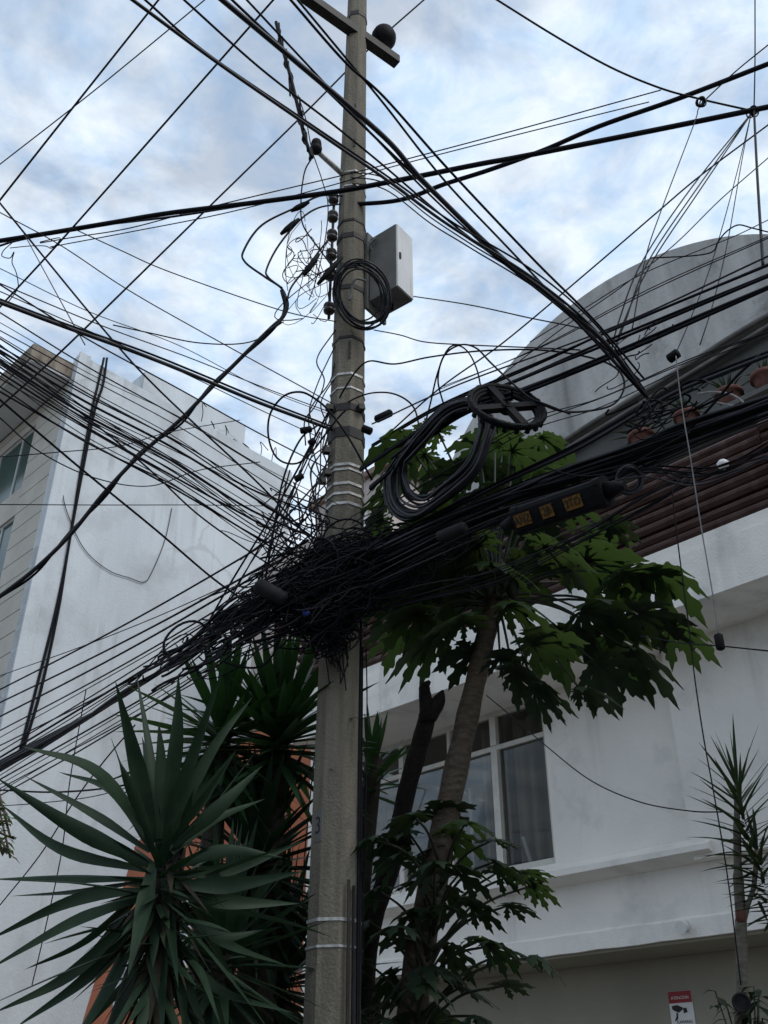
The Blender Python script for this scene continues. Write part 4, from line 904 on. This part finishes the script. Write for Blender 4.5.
closure('splice_closure', 'grey splice closure hanging under the bundle below the hanging coil', (438, 538), (466, 527), ('S', -.3), 6.5, 'greyplastic')
closure('cable_clip', 'small black dead end clip at the top of the grey hanging cord', (668, 360), (679, 352), ('S', -.15), 5, 'darkplastic', 'clip')
closure('cable_clip', 'small blue clip at the lower left of the pole tangle', (303, 614), (309, 611), ('Y', PY - .5), 3.5, 'bluetag', 'clip')
closure('cable_tag', 'narrow orange tag hanging above the rear yucca', (280, 622), (279, 637), ('Y', PY - .1), 2.6, 'orangetag', 'tag')
for a, b in (((300, 431), (312, 429)), ((309, 444), (315, 440)), ((295, 480), (303, 475))):
    closure('cable_clip', 'stubby black anchor clip on a wire left of the mid pole clamp', a, b, ('Y', PY - .3), 3.4, 'darkplastic', 'clip', 'anchor clips left of the pole')
for a, b in (((375, 420), (392, 412)), ((362, 428), (372, 432))): closure('cable_clip', 'bulky black clamp just right of the pole at mid height', a, b, ('Y', PY - .2), 4, 'darkplastic', 'clip', 'clamps right of the pole')
# --- hanging cords at the right
I('hanging_cord', 'pale grey cord dropping from the clip through the bundle to a small black weight', [(676, 356), (679, 385), (684, 420), (690, 455), (700, 520), (712, 590), (719, 636)], ('S', -.35), ('S', -.2), 1.25, m='greycord')
I('hanging_cord', 'second pale cord hanging from the slats past the leaf tips to the slim tree', [(680, 478), (674, 488), (673, 500), (680, 560), (688, 620), (695, 680), (704, 740), (715, 800), (728, 880), (741, 985)], ('S', -.3), ('S', .4), 1.4, m='greyplastic')
closure('cord_weight', 'small black weight at the end of the pale hanging cord', (718, 634), (721, 650), ('S', -.2), 4.5, 'darkplastic', 'weight')
I('service_wire', 'thin level wire in front of the wall passing the small black weight', [(640, 636), (683, 643), (720, 646), (769, 651)], ('S', .6), ('S', -.2), 1.5, ext=3)
I('service_wire', 'thin slack wire drooping across the white wall from the window to the slim tree', [(480, 690), (510, 715), (545, 745), (590, 780), (640, 802), (690, 811), (722, 812)], ('D', 7.7), ('D', 6.2), 1.2)
I('service_wire', 'thin dark wire running down beside the pole to the ground', [(366, 648), (367, 700), (366, 800), (363, 900), (360, 1010), (358, 1060)], ('Y', PY - .05), ('Y', PY - .05), 1.4)
I('service_wire', 'thin dark wire on the house edge left of the pole', [(325, 640), (320, 700), (314, 760), (305, 850), (300, 940)], ('D', 7.9), ('D', 8.0), 1.4)

# ================================================================== PLANTS
def prof(n, w0, wm, pk=.4):
    out = []
    for i in range(n):
        k = i / (n - 1)
        out.append((w0 + (wm - w0) * math.sin(min(k / pk, 1) * math.pi / 2)) if k < pk else wm * max(1 - ((k - pk) / (1 - pk)) ** 1.7, .02))
    return out
def rosette(mb, c, n, Ln, wd, e0=85, e1=-50, droop=.35, stemlen=.0, axis=Z, seedaz=0, stiff=1.6):
    for i in range(n):
        k = (i + .5) / n; el = R(e0 + (e1 - e0) * k ** .9) + random.uniform(-.12, .12); az = seedaz + i * 2.39996 + random.uniform(-.25, .25)
        d = Vector((math.cos(az) * math.cos(el), math.sin(az) * math.cos(el), math.sin(el)))
        L_ = Ln * random.uniform(.75, 1.1) * (1 if k < .8 else .85); p0 = c - axis * stemlen * k + d * .03
        g = droop * random.uniform(.4, 1.4) * math.cos(el) ; pts = [p0 + d * L_ * (j / 8) + Z * -g * L_ * (j / 8) ** stiff * .6 for j in range(9)]
        wd_ = wd * random.uniform(.8, 1.1)
        side = Vector((-math.sin(az), math.cos(az), 0)) + Vector((random.uniform(-.3, .3), random.uniform(-.3, .3), random.uniform(-.3, .3)))
        mb.strap(pts, prof(9, wd_ * .4, wd_ / 2), side.cross(d).normalized(), .28)
# front yucca: leaves laid one by one
fy = at(160, 860, 3.2)
yu = thing('yucca', (fy.x, fy.y + .1, .16), 'large yucca in front with broad blue-green sword leaves at lower left', 'yucca')
mb = MB()
FL = [((152, 838), (100, 770), (32, 718), 26, -.1), ((146, 866), (75, 828), (0, 780), 24, .0), ((146, 850), (90, 814), (28, 778), 18, .1), ((142, 874), (62, 850), (3, 806), 17, .2), ((140, 884), (60, 877), (-6, 879), 17, .1), ((140, 888), (80, 892), (14, 896), 9, .2),
      ((138, 900), (70, 902), (-6, 916), 18, .0), ((136, 912), (72, 924), (-6, 946), 19, -.1), ((134, 925), (70, 975), (-4, 1012), 18, -.2), ((132, 930), (90, 975), (18, 1026), 20, -.1), ((132, 940), (105, 990), (62, 1060), 22, -.3), ((136, 905), (108, 935), (82, 950), 12, .1), ((140, 945), (120, 1000), (90, 1070), 20, -.2),
      ((153, 835), (136, 760), (119, 669), 25, .05), ((158, 832), (160, 765), (163, 690), 20, .15), ((164, 832), (176, 740), (181, 655), 22, .1), ((168, 832), (192, 760), (222, 672), 20, .0), ((150, 832), (132, 790), (112, 740), 17, -.15), ((172, 836), (205, 795), (236, 738), 20, .1), ((178, 842), (222, 805), (260, 768), 22, .15), ((176, 838), (200, 805), (229, 762), 16, -.1), ((170, 834), (210, 752), (250, 700), 18, .25),
      ((152, 862), (143, 915), (129, 972), 24, -.35), ((161, 915), (163, 965), (165, 1018), 20, -.3), ((178, 868), (225, 850), (282, 822), 20, .1), ((178, 880), (235, 868), (300, 842), 18, .2), ((180, 893), (235, 885), (300, 872), 24, .05), ((178, 905), (235, 903), (296, 880), 22, .2), ((176, 922), (220, 935), (262, 930), 18, .1), ((176, 958), (200, 968), (222, 984), 16, -.3), ((180, 975), (220, 992), (290, 1012), 17, -.2), ((170, 960), (190, 1000), (215, 1060), 20, -.1), ((150, 950), (145, 1000), (130, 1060), 18, .05), ((160, 970), (170, 1010), (180, 1060), 18, .1), ((178, 912), (205, 930), (240, 955), 16, .3), ((160, 838), (150, 775), (146, 712), 15, .3), ((165, 838), (186, 790), (205, 722), 15, .35)]
FL += [((156, 838), (150, 760), (137, 678), 16, .3), ((148, 845), (112, 792), (66, 745), 15, .25), ((176, 850), (212, 820), (262, 800), 16, .35), ((140, 895), (85, 940), (28, 968), 14, .2), ((176, 915), (228, 945), (285, 965), 16, .3), ((146, 930), (112, 965), (74, 1000), 14, .3), ((158, 930), (148, 985), (146, 1040), 18, -.2), ((168, 930), (182, 985), (186, 1045), 18, -.25), ((164, 880), (172, 930), (178, 985), 16, -.3), ((154, 900), (150, 950), (158, 1000), 15, -.25)]
for a, m_, b, wpx, dt in FL:
    t0 = 3.2; p0 = at(*a, t0); p1 = at(*m_, t0 + dt * .5 + random.uniform(-.03, .03)); p2 = at(b[0] + (b[0] - m_[0]) * .06, b[1] + (b[1] - m_[1]) * .06, t0 + dt * 1.2)
    p0 = p0.lerp(fy, .25)
    if random.random() < .35: p2 = p2 - Z * random.uniform(.04, .13)
    c_ = spline([p0, p1, p2], 7); hw = wpx * t0 / F / 2 * .70; n_ = len(c_)
    wd_ = [hw * (.42 + .58 * min(k / .35, 1)) * (1 if k < .45 else max((1 - (k - .45) / .55) ** .85, .015)) for k in [i / (n_ - 1) for i in range(n_)]]
    vw = (CAM - p1).normalized(); tl = Vector((random.uniform(-.6, .6), random.uniform(-.3, .3), random.uniform(.0, .8)))
    mb.strap(c_, wd_, (vw + tl).normalized(), random.choice((-.45, .35, .45)))
rosette(mb, fy + Vector((.02, .14, .03)), 16, .55, .036, 60, -30, .4, .3)
rosette(mb, fy + Vector((.04, .10, -.12)), 10, .5, .036, -30, -84, .5, .5)
rosette(mb, fy + Vector((.0, .02, .0)), 60, .17, .032, 70, -70, .3, .16)
rosette(mb, fy + Vector((.03, .06, -.18)), 30, .22, .03, 30, -80, .3, .3)
part(mb, 'leaf_rosette', 'yucca', yu)
part(MB().tube(spline([Vector((fy.x + .06, fy.y + .16, .14)), Vector((fy.x + .03, fy.y + .15, 1.2)), fy + Vector((.01, .10, .06))]), [.06] * 8 + [.05] * 9, 10), 'trunk', 'yuccabark', yu)
mb = MB(); rosette(mb, fy + Vector((.01, .08, .06)), 70, .27, .03, -35, -88, .3, .75)
part(mb, 'dead_leaves', 'deadleaf', yu)
def yucca(uv, t, n, Ln, wd, label, m='yuccab', e1=-55, lean=(0, 0), extra=()):
    c = at(*uv, t); y = thing('yucca', (c.x + lean[0], c.y + lean[1], .16), label, 'yucca', None)
    mb = MB(); rosette(mb, c, n, Ln, wd, 86, e1, .4, .25)
    part(mb, 'leaf_rosette', m, y)
    part(MB().tube(spline([Vector((c.x + lean[0], c.y + lean[1], .14)), Vector((c.x + lean[0] * .6, c.y + lean[1] * .6, c.z * .5)), c]), .06, 10), 'trunk', 'yuccabark', y)
yucca((280, 722), 6.2, 120, .78, .066, 'bright green yucca rosette just left of the pole under the tangle', 'yuccab', -30)
yucca((222, 722), 6.1, 90, .66, .06, 'yucca crown behind the front yucca, touching the sloping cables')
yucca((256, 850), 5.8, 140, .78, .055, 'dark yucca in the middle between the front yucca and the pole', 'yucca')
yucca((222, 940), 5.0, 110, .62, .05, 'low yucca filling the bottom edge left of the pole', 'yucca')
yucca((278, 965), 5.8, 140, .72, .055, 'shadowed yucca hugging the foot of the pole', 'yucca')
yucca((374, 758), 6.5, 30, .38, .05, 'small yucca tuft showing just right of the pole', 'yuccab', 0, (-.28, .1))
# slim dragon tree at right with two heads
dt_ = thing('dragon_tree', at(744, 1060, ('D', 6.2)) * 1.0, 'slim pale stemmed dragon tree with two spiky heads at lower right', 'dragon tree')
mode = ('D', 6.2)
ts = [at(746, 1070, mode), at(743, 1000, mode), at(741, 920, mode)]
gz = ts[0].copy(); gz.z = .12
part(MB().tube(spline([gz] + ts), [.045] * 8 + [.042] * 8 + [.036] * 9, 9), 'trunk', 'palebark', dt_)
part(MB().tube(spline([ts[2], at(738, 870, mode), at(737, 820, mode), at(737, 785, mode)]), [.034] * 8 + [.026] * 8 + [.02] * 9, 8).tube(spline([ts[2] - Z * .05, at(748, 905, mode), at(754, 885, mode), at(757, 850, mode)]), .016, 8), 'branch', 'palebark', dt_)
mb = MB()
tops = [(at(737, 785, mode), .78, 80, .44), (at(757, 850, mode), .5, 56, .32)]
for c, sl_, n, Ln in tops:
    for i in range(n):
        k = i / n; az = i * 2.39996; el = R(86 - 96 * k ** .55) + random.uniform(-.12, .12)
        d = Vector((math.cos(az) * math.cos(el), math.sin(az) * math.cos(el), math.sin(el))); L_ = Ln * random.uniform(.7, 1.1) * (1 - .45 * max(k - .5, 0) * 2)
        p0 = c + Z * (.05 - sl_ * k); pts = [p0 + d * L_ * j / 7 - Z * L_ * .12 * (j / 7) ** 2.2 * math.cos(el) for j in range(8)]
        mb.strap(pts, prof(8, .010, .0125, .3), Vector((-math.sin(az), math.cos(az), .2)).cross(d), .3)
part(mb, 'foliage', 'draco', dt_)
part(MB().tube([at(741, 922, mode), at(738, 912, mode) + Vector((0, -.05, 0))], [.035, .028], 9), 'stump', 'terracotta', dt_)
fl = at(743, 1002, ('D', 6.05))
solo(MB().lathe(fl + Vector((0, .03, 0)), [(.03, 0), (.055, .02), (.055, .06), (.045, .065), (.04, .05)], 16, -(fl - CAM).normalized()), 'round_lamp', 'greyplastic', 'small round dark lamp fixed on the stem of the dragon tree', 'lamp')
bs = at(745, 1040, ('D', 6.1)); bsg = thing('shrub', (bs.x, bs.y, .12), 'small leafy shrub at the foot of the dragon tree in the lower right corner', 'shrub')
mb = MB(); ms = MB()
for i in range(14):
    a = random.uniform(0, 6.28); d = Vector((math.cos(a), math.sin(a), 1.6)).normalized(); e = bs + Vector((random.uniform(-.12, .16), random.uniform(-.1, .1), random.uniform(-.05, .28)))
    ms.tube([Vector((bs.x, bs.y, .1)), bs.lerp(e, .5) - Z * .2, e], .005, 5)
    for j in range(4):
        a2 = random.uniform(0, 6.28); l = random.uniform(.08, .13); dd = Vector((math.cos(a2), math.sin(a2), random.uniform(-.5, .2))); p = e - Z * .03 * j
        mb.strap([p, p + dd * l * .5, p + dd * l - Z * .03], [.006, .024, .001], Z, .2)
part(mb, 'foliage', 'papayad', bsg); part(ms, 'stems', 'petiole', bsg)

# ---- papaya
def papleaf(mb, c, fwd, nrm, size, lobes=9):
    fwd = (fwd - nrm * fwd.dot(nrm)).normalized(); side = nrm.cross(fwd)
    angs = [0, 36, -36, 74, -74, 112, -112, 150, -150][:lobes]; lens = [1, .95, .95, .82, .82, .6, .6, .38, .38]
    W = [(0, .035), (.20, .09), (.32, .105), (.43, .20), (.50, .225), (.54, .125), (.62, .12), (.72, .185), (.78, .175), (.82, .085), (.91, .055), (1, .003)]
    dr = random.uniform(.25, .75)
    for a, l in zip(angs, lens):
        a = R(a + random.uniform(-7, 7)); l *= size * random.uniform(.88, 1.08); d = fwd * math.cos(a) + side * math.sin(a); e = nrm.cross(d)
        b = len(mb.v); n = len(W); sw = l * random.uniform(.85, 1.15)
        for s_, w_ in W:
            p = c + d * l * s_ - Z * l * dr * s_ ** 2; lift = -.22 * w_ * sw
            fl_ = .03 * l * (1 if .4 < s_ < .8 else 0)
            mb.v += [p + e * w_ * sw + d * (w_ - .08) * l * .35 + nrm * lift, p, p - e * w_ * sw + d * (w_ - .08) * l * .35 + nrm * lift]
        for i in range(n - 1):
            for k in range(2): mb.f.append((b + i * 3 + k, b + i * 3 + k + 1, b + i * 3 + 4 + k, b + i * 3 + 3 + k)); mb.sm.append(True)
pt0, pt1, pt2, pt3 = at(412, 1020, 5.7), at(440, 850, 5.8), at(468, 715, 6.0), at(496, 596, 6.2)
pg = pt0.copy(); pg.z = .14; pg.x -= .12
pap = thing('papaya_tree', pg, 'leaning papaya tree with big lobed leaves right of the pole', 'papaya tree')
q = spline([pg, pt0, pt1, pt2, pt3], 8)
part(MB().tube(q, [.105 - .05 * i / (len(q) - 1) + .004 * math.sin(i * 1.9) for i in range(len(q))], 14), 'trunk', 'bark', pap)
top = pt3 + Z * .05
LV = [(398, 440, 44, .1), (388, 468, 34, .1), (430, 430, 36, .3), (448, 470, 44, .25), (475, 440, 40, .2), (520, 445, 46, .3), (548, 468, 44, .3), (497, 500, 50, .2), (435, 512, 48, .1), (470, 540, 52, .0), (400, 560, 48, .2), (440, 575, 52, .0), (405, 612, 50, .0), (385, 600, 40, .1), (452, 620, 48, -.1), (425, 640, 46, .0), (463, 655, 36, -.1), (560, 545, 54, .1), (602, 560, 58, .15), (640, 572, 58, .1), (668, 570, 46, .1), (600, 610, 58, -.1), (650, 615, 52, .0), (545, 640, 50, -.2), (612, 665, 50, -.15), (525, 670, 44, -.2), (522, 570, 46, .1), (618, 520, 34, .3), (682, 628, 40, .0), (590, 690, 34, -.25), (500, 655, 36, -.2), (640, 650, 44, -.1), (575, 505, 40, .35)]
LV += [(520, 470, 40, .6), (548, 440, 40, .8), (500, 430, 36, .7), (560, 480, 42, .7), (470, 505, 44, .4), (445, 545, 48, .1), (490, 560, 46, -.1), (510, 600, 40, -.2), (415, 575, 46, .0), (378, 495, 34, .3), (545, 520, 46, .4), (480, 470, 42, .7), (415, 455, 40, .5), (372, 520, 36, .2), (420, 535, 46, .3), (450, 500, 44, .6), (380, 560, 40, .4), (425, 600, 50, .3), (395, 636, 44, .2), (600, 540, 50, .5), (630, 600, 54, .4), (570, 630, 52, .2), (620, 640, 50, .3), (540, 480, 46, .7), (505, 455, 42, .8), (545, 690, 32, -.2), (470, 585, 46, .3)]
def place(e, org, size, lob, m):
    d = e - org; hz_ = Vector((d.x, d.y, 0)); hz_ = hz_.normalized() if hz_.length > .05 else Vector((1, 0, 0))
    nrm = (Z + Vector((hz_.x * random.uniform(.05, .45), max(hz_.y, 0) * .3, 0)) + Vector((random.uniform(-.3, .3), random.uniform(-.1, .65), 0))).normalized()
    c = e - hz_ * size * .25; lf = MB()
    papleaf(lf, c, hz_ + Vector((random.uniform(-.6, .6), random.uniform(-.6, .6), 0)), nrm, size, lob)
    part(lf, 'leaf', m, pap)
    st = org - Z * random.uniform(0, .14)
    qq = spline([st, st.lerp(c, .5) + Z * .10 * d.length, c], 6); part(MB().tube(qq, [.011 - .005 * i / (len(qq) - 1) for i in range(len(qq))], 6), 'leaf_stalk', 'petiole', pap)
for u, v, s_, dt2 in LV:
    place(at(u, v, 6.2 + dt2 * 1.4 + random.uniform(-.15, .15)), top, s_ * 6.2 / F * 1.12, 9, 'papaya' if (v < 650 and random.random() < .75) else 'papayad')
LW = [(440, 812, 40), (400, 832, 34), (470, 820, 36), (500, 838, 30), (425, 850, 32), (372, 838, 22), (462, 872, 34), (505, 872, 30), (530, 872, 30), (480, 905, 32), (515, 905, 28), (440, 905, 34), (400, 925, 32), (375, 890, 24), (520, 950, 30), (495, 945, 28), (545, 955, 24), (455, 950, 34), (420, 965, 34), (385, 975, 34), (470, 985, 30), (510, 985, 26), (440, 1005, 34), (400, 1010, 34), (365, 1005, 28), (350, 1018, 26), (480, 1015, 24), (455, 835, 34), (415, 880, 28)]
LW += [(388, 845, 34), (412, 815, 32), (435, 865, 32), (360, 920, 26), (355, 960, 28), (400, 985, 32), (440, 965, 30), (415, 910, 30), (395, 860, 30), (450, 890, 32), (485, 940, 28), (410, 940, 32), (430, 985, 32), (375, 1020, 28), (500, 860, 28), (540, 885, 24), (460, 1020, 30)]
for u, v, s_ in LW:
    e = at(u, v, 5.55 + random.uniform(-.35, .3)); k = min(max((1000 - v) / 180, 0), 1.1)
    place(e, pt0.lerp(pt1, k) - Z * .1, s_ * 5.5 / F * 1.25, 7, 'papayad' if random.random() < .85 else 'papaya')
for i, (u, v) in enumerate(((503, 575), (488, 582), (512, 585))):
    e = at(u, v, 6.1); part(MB().lathe(e, [(.01, .09), (.035, .05), (.045, 0), (.035, -.06), (.008, -.1)], 12), 'fruit', 'petiole', pap)
# ---- charred dead trunk
ds = [at(364, 1030, 6.0), at(371, 930, 6.0), at(392, 862, 6.05), at(407, 790, 6.1), at(424, 730, 6.1), at(428, 712, 6.1)]
g0 = ds[0].copy(); g0.z = .14
dead = thing('dead_trunk', g0, 'charred black dead trunk with broken forked top between pole and papaya', 'dead tree')
q = spline([g0] + ds, 7)
part(MB().tube(q, [(.066 - .012 * i / len(q)) * (1 + .10 * mnoise.noise(Vector((i * .6, 1, 0)))) for i in range(len(q))], 12), 'trunk', 'deadbark', dead)
part(MB().tube(spline([ds[5] - Z * .05, at(425, 695, 6.1), at(424, 683, 6.08)], 4), [.06, .05, .045, .042, .04, .036, .036, .03, .012], 9).tube(spline([ds[5] - Z * .03, at(438, 702, 6.1), at(443, 690, 6.1)], 4), [.055, .055, .05, .05, .045, .04, .03, .02, .006], 9).tube([at(425, 686, 6.08), at(430, 681, 6.08)], [.03, .01], 7), 'broken_fork', 'deadbark', dead)
# ---- street tree at left, mostly out of view
tb = at(-70, 900, 4.2); stree = thing('street_tree', (tb.x, tb.y, .12), 'leafy tree of which only a twig enters at the left edge', 'tree')
part(MB().tube(spline([Vector((tb.x, tb.y, .1)), tb, tb + Vector((-.1, .1, .9))]), .06, 9), 'trunk', 'bark', stree)
mb = MB(); mt = MB()
for i in range(46):
    e = tb + Vector((random.uniform(-.7, .02), random.uniform(-.5, .5), random.uniform(.1, 1.2)))
    if i < 7: e = at(random.uniform(2, 24), random.uniform(818, 858), 4.2 + random.uniform(-.1, .1))
    b_ = tb + Vector((-.05, .05, random.uniform(0, .8))); mt.tube(spline([b_, b_.lerp(e, .5) + Z * .08, e], 4), .005, 5)
    for j in range(14):
        p = b_.lerp(e, 1 - j * .025) + Z * (.01); a2 = random.uniform(0, 6.28); dd = Vector((math.cos(a2), math.sin(a2), random.uniform(-.6, .2))); l = random.uniform(.03, .055)
        mb.strap([p, p + dd * l * .5, p + dd * l - Z * .008], [.003, .011, .001], Z, .2)
part(mb, 'foliage', 'smallleaf', stree); part(mt, 'twigs', 'bark', stree)
